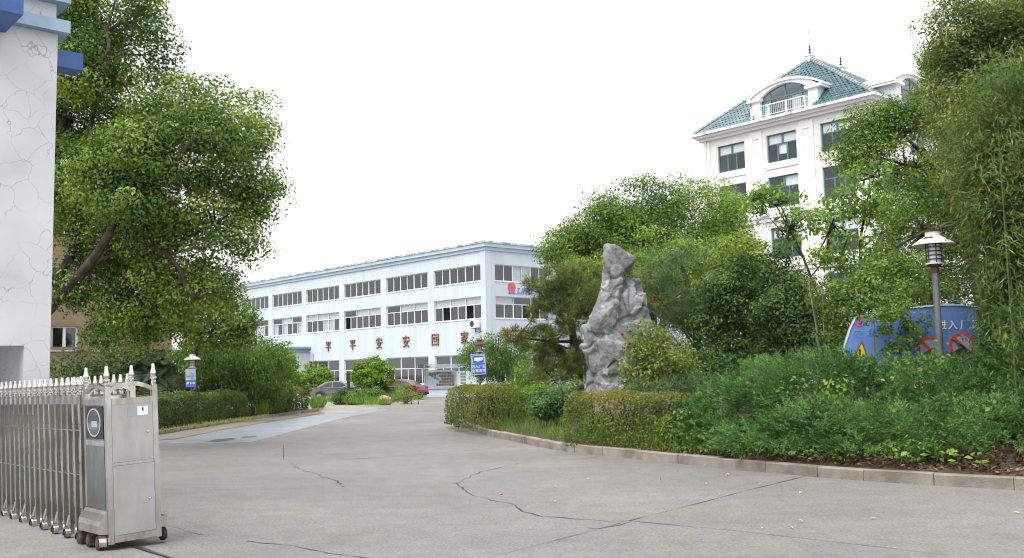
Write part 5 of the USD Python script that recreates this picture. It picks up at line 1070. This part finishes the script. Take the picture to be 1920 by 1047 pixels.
bush('juniper_bush', 'blue grey juniper at the foot of the scholar rock', 1088, 738, 40, 18, 26, 67, 240, 'cedar_needle', .12, .03, tone0=.45)
bush('bright_shrub', 'small lime green shrub behind the grass patch', 1010, 742, 22, 12, 27.5, 68, 120, 'round_bush', .08, .045)
# grass and weeds: nobody could count the blades
def grass(label, pts, h, w, seed, mat_, name='grass', lean=.35, tone0=.5):
    rg = np.random.default_rng(seed); p = np.asarray(pts, float); n = len(p); a = rg.uniform(0, 2 * np.pi, n); ax = np.stack([np.cos(a) * lean, np.sin(a) * lean, np.ones(n)], 1) + rg.normal(0, .25, (n, 3)) * [1, 1, .2]; ax = unit(ax); hh = h * rg.uniform(.4, 1.2, n)
    lv = Leaves(); lv.add(p + ax * hh[:, None] / 2, ax, rg.normal(size=(n, 3)), hh, w * rg.uniform(.6, 1.3, n), np.clip(tone0 + rg.normal(0, .16, n) + (meshkit.noise(p * .9) - .5) * .5, 0, 1)); m, tone = lv.mesh()
    return single(name, m, mat_, label, 'grass', kind='stuff', tone=tone)
def area(seed, poly, n, f=None, ground_z=True):
    """random points over ground seen inside a pixel polygon"""
    rg = np.random.default_rng(seed); P_ = Polygon([G(*q)[:2] for q in poly]).buffer(0); a, b_, c_, d_ = P_.bounds; out = np.empty((0, 2))
    while len(out) < n:
        q = rg.uniform((a, b_), (c_, d_), (n * 2, 2)); out = np.vstack([out, q[shapely.contains_xy(P_, q[:, 0], q[:, 1])]])
    out = out[:n]
    if ground_z == 'bed':
        d_, k_ = ktree.query(out); out = out[(((out - kline[k_]) * kn[k_]).sum(1) > .17)]
    return np.c_[out, iz(out[:, 0], out[:, 1])]
isl = [(866, 800), (935, 818), (1000, 832), (1062, 845), (1085, 815), (1085, 790), (1060, 762), (1000, 752), (940, 756), (900, 775)]
grass('bright green grass and weeds between the two reddish hedges', area(71, isl, 14000), .30, .016, 71, 'grass_blade')
grass('tall feathery weeds beside the far reddish hedge', area(72, [(935, 800), (1010, 808), (1030, 775), (1000, 760), (945, 775)], 3800), .75, .022, 72, 'grass_blade', lean=.2, tone0=.55)
grass('dry grass fringe along the right kerb', area(73, [(866, 803), (960, 826), (1090, 848), (1250, 866), (1430, 883), (1440, 876), (1250, 858), (1090, 840), (960, 818)], 2200), .14, .012, 73, 'grass_blade', tone0=.6)
grass('grass under the reddish hedge in front of the rock', area(74, [(1080, 846), (1270, 866), (1330, 870), (1330, 840), (1250, 835), (1100, 825)], 5200), .34, .018, 74, 'grass_blade', tone0=.45)
lz = lambda q: np.c_[q[:, :2], zg(q[:, 1]) + .08]
grass('feathery weeds between the left hedges', lz(area(75, [(478, 785), (525, 779), (520, 768), (482, 772)], 1800)), .85, .03, 75, 'grass_blade', lean=.3)
grass('weeds at the end of the left hedges', lz(area(76, [(585, 772), (608, 770), (604, 764), (586, 765)], 900)), .7, .03, 76, 'grass_blade')
grass('weeds covering the parking verge before the red car', lz(area(77, [(612, 757), (700, 766), (790, 752), (790, 744), (700, 750), (640, 748)], 5200)), .6, .035, 77, 'grass_blade', tone0=.45)
grass('thin weeds along the left kerb', lz(area(78, [(300, 818), (400, 803), (500, 788), (500, 784), (400, 796), (300, 812)], 1100)), .14, .014, 78, 'dry_grass')
# leaf litter and creeping ivy on the soil
def flat(label, pts, L, W, seed, mat_, name, lift=.02, cat='leaves', tilt=.5):
    rg = np.random.default_rng(seed); n = len(pts); nr = unit(np.array([0, 0, 1.0]) + rg.normal(0, tilt, (n, 3))); lv = Leaves(); lv.add(pts + [0, 0, lift] + np.abs(rg.normal(0, lift, (n, 1))) * [0, 0, 1], np.cross(nr, rg.normal(size=(n, 3))), nr, L * rg.uniform(.6, 1.4, n), W * rg.uniform(.6, 1.4, n), rg.random(n)); m, tone = lv.mesh()
    return single(name, m, mat_, label, cat, kind='stuff', tone=tone)
bedpoly = [(1230, 866), (1440, 886), (1920, 920), (2050, 928), (2050, 850), (1700, 845), (1400, 845), (1250, 845)]
flat('brown leaf litter on the soil under the juniper', area(81, bedpoly, 10000, None, 'bed'), .075, .04, 81, 'litter', 'leaf_litter')
flat('green ground ivy creeping along the bed edge', area(82, [(1220, 866), (1440, 886), (1580, 898), (1580, 880), (1440, 866), (1250, 845)], 1100, None, 'bed'), .085, .075, 82, 'fresh_green', 'ground_ivy', .06, 'ground cover')
flat('broad leaved weeds on the soil at the right kerb', area(83, [(1600, 900), (1860, 916), (1860, 900), (1600, 885)], 240, None, 'bed'), .10, .08, 83, 'fresh_green', 'ground_weeds', .10, 'ground cover')

# the juniper mound along the right kerb
jb = [blob(x, y, a, b_, Yj, dp) for x, y, a, b_, Yj, dp in ((1310, 800, 44, 40, 17.9, .8), (1385, 775, 80, 58, 17.5, 1.0), (1470, 748, 100, 74, 17.3, 1.2), (1560, 735, 110, 68, 17.1, 1.3), (1560, 815, 130, 56, 15.7, 1.0), (1680, 742, 130, 70, 16.7, 1.3), (1700, 824, 140, 60, 15.0, 1.0), (1800, 747, 120, 74, 16.3, 1.3), (1840, 820, 140, 66, 14.5, 1.0), (1950, 680, 80, 115, 15.7, 1.2), (1900, 712, 50, 62, 16.2, 1.0), (1990, 780, 120, 90, 14.6, 1.1), (1445, 826, 90, 46, 16.4, .9), (1380, 825, 60, 30, 16.9, .6))]
rgj = np.random.default_rng(91); c, d, r = clumps(rgj, jb, 17000, .88, .30, .55); k = (d[:, 2] > -.35) & (r > .55) & (meshkit.fbm(c / [.55, .55, .20] + 41, 3) > .43 - .35 * (r < .82)); c, d = c[k], d[k]
lv = Leaves(); per = 26; m = len(c); dr = unit(d * [.75, .75, .35] + [0, 0, .22] + rgj.normal(size=(m, 3)) * [.38, .38, .18]); P_ = np.repeat(c, per, 0); u = np.tile(np.linspace(0, 1, per), m)[:, None]; dr_ = np.repeat(dr, per, 0); nn = rgj.normal(size=(m * per, 3))
ax = unit(dr_ + nn * .55); ct = np.repeat(.50 + rgj.normal(0, .12, m) + (meshkit.fbm(c / .5 + 9, 2) - .5) * 1.1, per)
lv.add(P_ + dr_ * u * .20 + nn * (.045 * (1.15 - u)), ax, rgj.normal(size=(m * per, 3)), .06 * rgj.uniform(.7, 1.3, m * per), .015, np.clip(ct + u[:, 0] * .18 - .09 + rgj.normal(0, .08, m * per), 0, 1))
t = plant('juniper_mound', 'wide spreading green juniper covering the bank along the right kerb', 'shrub', hill(1600, 16.5), lv, 'juniper_spray', crown='foliage')
mb = MB()
for k in range(60):
    x = rgj.uniform(1330, 1930); b0 = hill(x, np.interp(x, [1300, 1920], [18.0, 16.0]) + rgj.normal(0, .25)); e = b0 + [rgj.normal(0, .4), rgj.normal(-.5, .3), rgj.uniform(.35, .75)]
    mb.tube([b0, (b0 + e) / 2 + rgj.normal(0, .12, 3), e], [.035, .025, .01], 5, cap=False)
part(t, 'stems', mb, 'grey_bark', world=True, kind='stuff')
lv2, _ = foliage(92, [blob(x, y, 34, 26, Yj, .5) for x, y, Yj in ((1560, 742, 15.2), (1640, 755, 14.6), (1700, 710, 15.3), (1590, 690, 15.9), (1480, 730, 16.1), (1800, 770, 13.8), (1300, 812, 17.2), (1290, 790, 17.6), (1730, 670, 15.4))], 80, 9, .28, .075, .055, gap=.3, tone0=.6)
m, tone = lv2.mesh(); single('creeper', m, 'vine_leaf', 'pale creeper leaves scattered over the juniper bank', 'creeper', kind='stuff', tone=tone)
bush('weedy_shrub', 'leafy green weeds at the right end of the reddish hedge', 1290, 808, 42, 36, 18.6, 93, 300, 'fresh_green', .065, .035, tone0=.5)
# dark skirt of broad leaves below the juniper edge
lv, _ = foliage(94, [blob(x, y, 46, 34, Yj, .35) for x, y, Yj in ((1375, 820, 17.2), (1430, 826, 17.0), (1345, 822, 17.4), (1560, 832, 16.0), (1520, 832, 16.3))], 300, 14, .16, .06, .042, gap=.36, gs=.5, tone0=.4)
plant('under_shrub', 'small dark leaved shrubs under the front edge of the juniper', 'shrub', hill(1450, 16.2), lv, 'camellia_leaf', crown='foliage')

# pine beside the rock, needles in tufts
Y = 30
pb = [blob(x, y, a, b_, Y + dy) for x, y, a, b_, dy in ((1030, 530, 48, 26, 0), (1070, 560, 60, 40, .3), (1035, 590, 50, 34, -.3), (1085, 620, 50, 40, .2), (1020, 640, 60, 22, -.4), (965, 632, 26, 15, -.5), (1060, 670, 60, 34, 0), (1095, 690, 46, 44, .3), (1045, 710, 44, 30, -.3), (1085, 520, 42, 30, .5), (1040, 545, 30, 50, .6))]
lv, tips = foliage(101, pb, 1500, 40, .30, .20, .013, up=.7, gap=.40, gs=.8, radial=True, tone0=.45, tonev=.28, tip=.3)
b0 = hill(1078, Y + .5); t = plant('pine_tree', 'dark pine tree with spreading tufted branches left of the scholar rock', 'tree', b0, lv, 'pine_needle')
wood(t, [b0, *XS([(1085, 700, .5), (1075, 640, .5), (1068, 580, .4), (1060, 520, .3)], Y)], [.15, .14, .12, .09, .04], [(XS([(1075, 640, .5), (1030, 640, 0), (968, 632, -.5)], Y), [.06, .02]), (XS([(1070, 590, .4), (1030, 565, 0), (1005, 540, 0)], Y), [.05, .02])], 'trunk_bark', tips, np.random.default_rng(4), 60)
# big round camphor behind
Y = 44
cb = [blob(x, y, a, b_, Y + dy) for x, y, a, b_, dy in ((1200, 400, 75, 60, 0), (1290, 410, 95, 66, 0), (1370, 440, 45, 60, 0), (1140, 430, 70, 55, 0), (1075, 470, 46, 42, .5), (1060, 470, 34, 30, 0), (1110, 500, 70, 60, 0), (1250, 470, 120, 70, -.6), (1350, 500, 70, 60, 0), (1180, 540, 100, 50, 0), (1290, 540, 110, 50, 0))]
lv, tips = foliage(102, cb, 1350, 112, .80, .12, .066, gap=.35, gs=2.0, tone0=.40, tonev=.36, tip=.32)
b0 = hill(1220, Y); t = plant('camphor_tree', 'broad domed light green camphor tree behind the scholar rock', 'tree', b0, lv, 'camphor_far')
wood(t, [b0, *XS([(1222, 620), (1220, 540), (1225, 470)], Y)], [.3, .26, .22, .12], [(XS([(1220, 560), (1150, 500), (1110, 450)], Y), [.14, .04]), (XS([(1220, 540), (1300, 480), (1340, 430)], Y), [.14, .04]), (XS([(1222, 500), (1210, 430), (1200, 390)], Y), [.12, .03])], 'trunk_bark', tips, np.random.default_rng(5), 70)
# yellow green understorey behind the rock
lv, tips = foliage(103, [blob(x, y, a, b_, 36) for x, y, a, b_ in ((1300, 570, 70, 40), (1110, 520, 60, 40), (1200, 505, 70, 36), (1290, 500, 80, 44), (1370, 500, 60, 50), (1010, 690, 40, 44), (1000, 720, 30, 30), (1150, 560, 70, 40))], 900, 40, .42, .10, .045, gap=.36, gs=1.1, tone0=.45, tonev=.3)
b0 = hill(1240, 36); t = plant('maple_tree', 'yellow green feathery tree filling the gap behind the scholar rock', 'tree', b0, lv, 'camphor_far'); wood(t, [b0, *XS([(1240, 620), (1250, 530)], 36)], [.14, .12, .05], [(XS([(1245, 600), (1150, 540), (1110, 525)], 36), [.06, .02]), (XS([(1248, 570), (1320, 520), (1370, 500)], 36), [.06, .02])], 'grey_bark')
# cedar right of the rock
Y = 25
lv, tips = foliage(104, [blob(x, y, a, b_, Y + dy) for x, y, a, b_, dy in ((1270, 480, 60, 18, 0), (1250, 520, 60, 26, 0), (1300, 545, 66, 28, .2), (1260, 570, 56, 28, -.3), (1310, 600, 60, 30, 0), (1270, 630, 50, 30, -.2), (1225, 700, 60, 22, -.6), (1290, 690, 70, 26, -.4), (1240, 660, 40, 24, -.4), (1330, 650, 50, 36, 0))], 1050, 34, .30, .14, .013, up=.5, gap=.385, gs=.8, radial=True, tone0=.5, tonev=.28, tip=.25)
b0 = hill(1296, Y); t = plant('cedar_tree', 'grey green conifer with leaning trunk just right of the scholar rock', 'tree', b0, lv, 'cedar_needle')
wood(t, [b0, *XS([(1300, 690), (1308, 640), (1300, 580), (1285, 520), (1275, 480)], Y)], [.12, .11, .10, .08, .06, .03], [(XS([(1305, 640), (1270, 600), (1235, 560)], Y), [.05, .015]), (XS([(1298, 580), (1330, 550), (1350, 540)], Y), [.05, .015]), (XS([(1300, 690), (1240, 690), (1200, 700)], Y), [.05, .015])], 'trunk_bark', tips, np.random.default_rng(6), 50)
# dark evergreen thicket further right, several trees
for sd, lb_, bl_, bx, Y, n, m_ in ((105, 'dense dark evergreen tree right of the grey green conifer', ((1360, 545, 40, 36), (1395, 580, 54, 40), (1340, 610, 44, 40), (1415, 640, 54, 44), (1350, 670, 60, 40), (1330, 705, 70, 34), (1400, 700, 60, 30), (1385, 510, 26, 34)), 1380, 23.5, 1150, 'dark_broadleaf'),
                               (106, 'dark bushy evergreen tree left of the blue board', ((1465, 520, 30, 40), (1495, 565, 40, 50), (1455, 600, 44, 44), (1500, 630, 40, 44), (1470, 670, 60, 36), (1520, 600, 22, 50), (1525, 655, 26, 26)), 1470, 22.5, 900, 'dark_broadleaf'),
                               (107, 'mid green evergreen tree above the thicket by the office block', ((1400, 490, 44, 44), (1375, 500, 44, 42), (1440, 530, 44, 40), (1400, 530, 60, 42), (1340, 560, 50, 40), (1430, 590, 50, 40)), 1410, 26, 900, 'camphor')):
    lv, tips = foliage(sd, [blob(x, y, a, b_, Y + .5 * math.sin(x)) for x, y, a, b_ in bl_], n, 30, .30, .085, .042, gap=.40, gs=.8, tone0=.5, tonev=.42, tip=.35, shell=.6)
    b0 = hill(bx, Y); t = plant('evergreen_tree', lb_, 'tree', b0, lv, m_); tops = [D(x, y, Y) for x, y, *_ in bl_]
    wood(t, [b0, (b0 + tops[0]) / 2 + [.1, 0, 0], tops[0]], [.10, .08, .03], [([b0 + [0, 0, .4 + .1 * k], (b0 + q) / 2 + [0, 0, .2], q], [.05, .015]) for k, q in enumerate(tops[1:])], 'trunk_bark', tips, np.random.default_rng(sd), 40)
# low dark conifer spray behind the juniper crest
lv, _ = foliage(108, [blob(x, y, a, b_, 20.5, .8) for x, y, a, b_ in ((1300, 730, 60, 24), (1380, 735, 60, 26), (1440, 710, 60, 26), (1540, 668, 50, 16), (1230, 735, 50, 20))], 620, 30, .26, .12, .014, radial=True, gap=.36, gs=.7, tone0=.3)
plant('low_conifer', 'low dark conifer branches behind the crest of the juniper bank', 'shrub', hill(1380, 20.5), lv, 'cedar_needle', crown='foliage')
# camellia with red flowers
Y = 21.6; fb = [blob(x, y, a, b_, Y) for x, y, a, b_ in ((1215, 640, 36, 34), (1250, 680, 50, 44), (1200, 690, 34, 44), (1195, 730, 40, 26), (1270, 720, 46, 34))]
lv, tips = foliage(111, fb, 620, 18, .22, .07, .036, gap=.37, gs=.6, tone0=.5, tonev=.25); b0 = hill(1230, Y); t = plant('camellia_bush', 'camellia bush dotted with red flowers right of the rock base', 'bush', b0, lv, 'camellia_leaf')
mb = MB(); rgk = np.random.default_rng(7)
for k in range(18): e = tips[rgk.integers(len(tips))]; mb.tube([b0 + rgk.normal(0, .1, 3) * [1, 1, 0], (b0 + e) / 2 + rgk.normal(0, .12, 3), e], [.025, .018, .006], 5, cap=False)
part(t, 'stems', mb, 'grey_bark', world=True, kind='stuff')
for x, y in ((1182, 622), (1180, 645), (1177, 652), (1167, 627), (1249, 700), (1251, 668), (1245, 640), (1180, 695), (1218, 740), (1226, 565), (1221, 566), (1262, 730)):
    fl = Leaves(); q = D(x, y, Y - .55); a = rgk.normal(size=(9, 3)); fl.add(q + unit(a) * .02, a, rgk.normal(size=(9, 3)), .05, .042, rgk.random(9)); m, tone = fl.mesh(); part(t, 'flower', m, 'red_petal', world=True, tone=tone)
t = thing('potted_flower', 'small orange yellow flowers at the foot of the camellia', 'flowers', hill(1218, 21))
for x, y in ((1210, 719), (1215, 718), (1220, 719), (1224, 720), (1217, 721)):
    fl = Leaves(); q = D(x, y, 20.9); a = rgk.normal(size=(8, 3)); fl.add(q + unit(a) * .02, a, rgk.normal(size=(8, 3)), .06, .05, rgk.random(8)); m, tone = fl.mesh(); part(t, 'flower', m, 'yellow_petal', world=True, tone=tone)
    part(t, 'stem', MB().tube([q - [0, 0, .6], q], .008, 4), 'grass_stem' if 'grass_stem' in M else 'grey_bark', world=True)

# slim young trees in front of the office block
def slim(label, trunk, twigs, Y, seed, n, blobs):
    lv, tips = foliage(seed, [blob(x, y, a, b_, Y, .8) for x, y, a, b_ in blobs], n, 14, .30, .15, .062, up=.8, gap=.43, gs=.8, shell=.5, droop=.5, tone0=.55, tonev=.2)
    p = XS(trunk, Y); b0 = hill(trunk[0][0], Y); t = plant('young_tree', label, 'tree', b0, lv, 'fresh_green'); wood(t, [b0, *p], np.linspace(.055, .018, len(p) + 1), [(XS(q, Y), [.022, .008]) for q in twigs], 'trunk_bark', tips, np.random.default_rng(seed), 36)
slim('slim leaning young tree with sparse leaves before the office windows', [(1545, 600), (1530, 545), (1505, 480), (1480, 430), (1455, 385)], [[(1510, 490), (1470, 440), (1430, 395)], [(1480, 430), (1455, 375), (1420, 365)], [(1520, 520), (1560, 470), (1580, 440)]], 26, 121, 210, ((1455, 380, 46, 26), (1430, 395, 34, 22), (1490, 420, 40, 26), (1420, 365, 22, 16), (1500, 450, 36, 26)))
slim('upright young tree with bright leaves left of the big lamp', [(1614, 590), (1614, 520), (1613, 450), (1625, 380), (1640, 330)], [[(1613, 450), (1560, 420), (1530, 415)], [(1613, 470), (1650, 440), (1690, 430)], [(1620, 400), (1590, 370), (1560, 370)]], 24, 122, 560, ((1640, 330, 46, 28), (1610, 380, 56, 34), (1560, 420, 46, 30), (1650, 420, 60, 40), (1600, 470, 70, 40), (1560, 480, 36, 30), (1640, 500, 50, 36), (1700, 390, 40, 24)))
# big limb of a dark tree reaching across the office block
Y = 27
lv, tips = foliage(123, [blob(x, y, a, b_, Y + dy) for x, y, a, b_, dy in ((1645, 235, 60, 36, 0), (1700, 250, 80, 54, 0), (1758, 200, 42, 66, .4), (1780, 130, 40, 50, .5), (1610, 290, 46, 30, -.3), (1670, 300, 76, 30, 0), (1740, 290, 60, 36, 0), (1775, 110, 32, 34, .5), (1720, 345, 60, 30, 0), (1770, 370, 60, 60, .3))], 900, 62, .42, .085, .047, gap=.39, gs=1.1, tone0=.42, tonev=.25)
b0 = hill(1850, Y); t = plant('camphor_tree', 'dark spreading tree crown hiding the right side of the office block', 'tree', b0, lv, 'camphor')
wood(t, [b0, *XS([(1840, 560), (1815, 450), (1790, 350), (1775, 220), (1765, 120)], Y)], [.24, .2, .17, .13, .08, .03], [(XS([(1810, 420), (1760, 340), (1700, 310), (1620, 285)], Y), [.10, .02]), (XS([(1790, 350), (1740, 300), (1690, 250), (1650, 225)], Y), [.08, .02]), (XS([(1800, 400), (1740, 345), (1680, 325)], Y), [.06, .015])], 'trunk_bark', tips, np.random.default_rng(8), 70)
# tall pale flowering tree at the right edge
Y = 20.5
lv, tips = foliage(124, [blob(x, y, a, b_, Y + dy) for x, y, a, b_, dy in ((1850, 30, 90, 70, 0), (1790, 80, 60, 60, 0), (1900, 110, 90, 90, .4), (1815, 170, 60, 80, 0), (1820, 250, 50, 70, -.2), (1815, 310, 50, 40, 0), (1880, 240, 80, 100, .5), (1940, 60, 80, 120, .5), (1860, 340, 70, 60, .4))], 1350, 60, .40, .08, .04, gap=.37, gs=.9, tone0=.40, tonev=.42, tip=.35)
b0 = hill(1900, Y + .5); t = plant('flowering_tree', 'tall pale flowering evergreen tree at the upper right edge', 'tree', b0, lv, 'pale_bloom'); wood(t, [b0, *XS([(1895, 520, .5), (1880, 380, .4), (1865, 220, .3), (1855, 60, .2)], Y)], [.2, .18, .15, .1, .04], [(XS([(1880, 380, .4), (1830, 300, 0), (1810, 220, 0)], Y), [.06, .02])], 'trunk_bark', tips, np.random.default_rng(9), 30)
# tangled shrubs between the lamp and the trees
lv, tips = foliage(125, [blob(x, y, a, b_, 21.5) for x, y, a, b_ in ((1720, 400, 70, 40), (1760, 440, 70, 44), (1690, 450, 50, 40), (1820, 430, 60, 60), (1800, 500, 60, 50), (1650, 500, 40, 40))], 850, 20, .28, .075, .036, gap=.385, gs=.7, tone0=.45, tonev=.3)
b0 = hill(1740, 21.5); t = plant('tangled_shrub', 'tangled olive and reddish shrub behind the big lamp head', 'bush', b0, lv, 'vine_leaf'); wood(t, [b0, *XS([(1745, 520), (1740, 430)], 21.5)], [.05, .04, .02], [], 'grey_bark', tips, np.random.default_rng(10), 60)
# bamboo along the right edge
Y = 16; rgb_ = np.random.default_rng(12); t = thing('bamboo_clump', 'bamboo clump with narrow drooping leaves filling the right edge', 'bamboo', hill(1880, Y)); lv = Leaves(); ol = Leaves()
for k in range(46):
    x = rgb_.uniform(1885, 2030); Yk = Y + rgb_.normal(0, .6); b0 = hill(x, Yk); topy = np.interp(x, [1840, 1880, 1920, 2000], [300, 120, 60, 0]) + rgb_.uniform(-30, 170); tp = D(x - rgb_.uniform(15, 85), topy, Yk); s = np.linspace(0, 1, 14)
    pth = b0 + (np.array([tp[0], tp[1], 0]) - [b0[0], b0[1], 0]) * (s ** 2.2)[:, None] + np.outer(s - .10 * s ** 3, [0, 0, tp[2] - b0[2]])
    pth = pth + [0, .45, 0]; part(t, 'culm', MB().tube(pth, np.linspace(.018, .005, 14), 6), 'bamboo_culm', world=True, smooth=True)
    nb_ = 95; u = rgb_.uniform(.12, 1, nb_); c0 = np.stack([np.interp(u, s, pth[:, j]) for j in range(3)], 1); a = rgb_.uniform(0, 2 * np.pi, nb_); h_ = np.stack([np.cos(a), np.sin(a), rgb_.uniform(-.25, .35, nb_)], 1)
    tw = c0 + h_ * rgb_.uniform(.15, .85, (nb_, 1)) * (.25 + .75 * u[:, None]); per = 17; P_ = np.repeat(tw, per, 0) + rgb_.normal(0, .11, (nb_ * per, 3)); ax = np.repeat(h_, per, 0) * .7 + rgb_.normal(0, .55, (nb_ * per, 3)) + [0, 0, -.35]
    lv.add(P_, ax, np.array([0, 0, 1.0]) + rgb_.normal(0, .4, (nb_ * per, 3)), .155 * rgb_.uniform(.6, 1.2, nb_ * per), .024, np.clip(.45 + rgb_.normal(0, .18, nb_ * per) + np.repeat(rgb_.normal(0, .12, nb_), per), 0, 1))
    j = rgb_.random(nb_ * per) < .003; ol.add(P_[j] - [0, .05, 0], ax[j], np.array([0, -1.0, .3]) + rgb_.normal(0, .3, (j.sum(), 3)), .17, .038, rgb_.random(j.sum()))
m, tone = lv.mesh(); part(t, 'foliage', m, 'bamboo_leaf', world=True, tone=tone); m, tone = ol.mesh(); part(t, 'withered_leaves', m, 'orange_leaf', world=True, tone=tone)
# creepers over an arbour behind and on the board
lv, tips = foliage(131, [blob(x, y, a, b_, Yv + .55, .45) for x, y, a, b_, Yv in ((1610, 555, 50, 24, 19.4), (1660, 520, 50, 28, 19.6), (1640, 540, 50, 28, 19.2), (1700, 495, 46, 22, 19.6), (1575, 590, 22, 26, 19.2), (1690, 550, 46, 16, 18.8), (1560, 640, 20, 30, 19.2), (1650, 570, 50, 9, 18.5), (1745, 545, 40, 20, 19.4), (1560, 560, 30, 30, 19.4))], 760, 22, .22, .062, .046, gap=.35, gs=.5, tone0=.52, tonev=.25)
t = plant('creeper_arbour', 'creeper covered arbour hanging over the top of the blue board', 'creeper', hill(1650, 19), lv, 'vine_leaf', crown='foliage')
mb = MB()
for k in range(26): e = tips[rgb_.integers(len(tips))]; mb.tube([[e[0] + rgb_.normal(0, .3), 19.2, .5], e + rgb_.normal(0, .2, 3), e], [.02, .016, .008], 4, cap=False)
part(t, 'stems', mb, 'grey_bark', world=True, kind='stuff')
for lb_, sd, bl_, n_ in (('hanging creeper strand down the middle of the blue board', 132, ((1703, 590, 9, 26), (1706, 622, 9, 22), (1700, 600, 7, 30)), 70), ('bushy creeper growing up in front of the blue board centre', 133, ((1690, 645, 30, 16), (1712, 628, 24, 12), (1735, 600, 8, 14), (1672, 658, 22, 10)), 70),
                         ('thin dry creeper across the left lettering of the board', 134, ((1640, 600, 40, 10), (1665, 590, 20, 14), (1655, 620, 14, 6)), 110), ('leafy creeper over the right end of the blue board', 135, ((1862, 600, 18, 40), (1875, 640, 34, 36), (1845, 655, 18, 10), (1885, 560, 40, 34)), 420)):
    lv, _ = foliage(sd, [blob(x, y, a, b_, 17.75, .18) for x, y, a, b_ in bl_], n_, 14, .12, .052, .036, gap=.33, gs=.4, tone0=.5, tonev=.3, out=.2); b0 = hill(bl_[0][0], 17.8); t = plant('creeper', lb_, 'creeper', b0, lv, 'vine_leaf', crown='foliage'); part(t, 'stem', MB().tube([b0, D(bl_[0][0], 690, 17.8), D(bl_[0][0], bl_[0][1], 17.8)], [.015, .012, .006], 4), 'grey_bark', world=True)
# fan palm fronds behind the lamp
sp = hill(1770, 18.6); sago([sp[0], sp[1], sp[2]], 1.5, 16, 'palm with upright green fronds behind the big lamp', 136, 1.1)
# bare twigs at the crest
t = thing('dead_twig', 'bare dead twigs sticking up behind the juniper crest', 'twigs', hill(1410, 19))
for x, y0_, y1_ in ((1424, 700, 665), (1400, 705, 690), (1388, 708, 697)): part(t, 'twig', MB().tube(XS([(x, y0_), (x - 2, (y0_ + y1_) / 2), (x, y1_)], 18.6), [.012, .009, .005], 4), 'grey_bark', world=True)
# distant greenery closing the view behind the island
lv, tips = foliage(141, [blob(x, y, a, b_, 50) for x, y, a, b_ in ((1500, 560, 80, 60), (1600, 560, 80, 70), (1700, 560, 90, 80), (1800, 560, 90, 90), (1560, 640, 90, 60), (1400, 640, 90, 60), (1900, 560, 90, 90))], 900, 20, .7, .20, .10, gap=.33, gs=2, tone0=.4)
t = plant('tree_row', 'row of background trees at the foot of the office block', 'trees', ground(1600, 50), lv, 'dark_broadleaf'); tags(stage.GetPrimAtPath(t.path), kind='stuff')
# single fallen leaves on the court
rgf = np.random.default_rng(15)
for x, y in ((1071, 899), (1042, 942), (1041, 915), (1102, 900), (1199, 882), (1239, 900), (1271, 885), (1324, 909), (1350, 929), (1363, 895), (1426, 910), (1467, 939), (1501, 926), (1428, 993), (1502, 980), (1484, 992), (1656, 962), (1612, 919), (1548, 893), (1571, 897), (1906, 964), (1365, 892), (1638, 975), (940, 931), (446, 866)):
    q = G(x, y); lf = Leaves(); a = rgf.normal(size=(1, 3)) * [1, 1, .15]; lf.add(np.array([[0, 0, .018]]), a, np.array([[0, 0, 1.0]]) + rgf.normal(0, .25, (1, 3)), rgf.uniform(.045, .075), rgf.uniform(.028, .042), rgf.random(1), .25); m, tone = lf.mesh()
    single('fallen_leaf', m, 'fallen', 'dry yellowish leaf lying on the concrete court', 'leaf', 'dry leaves scattered on the court', tone=tone, loc=q)
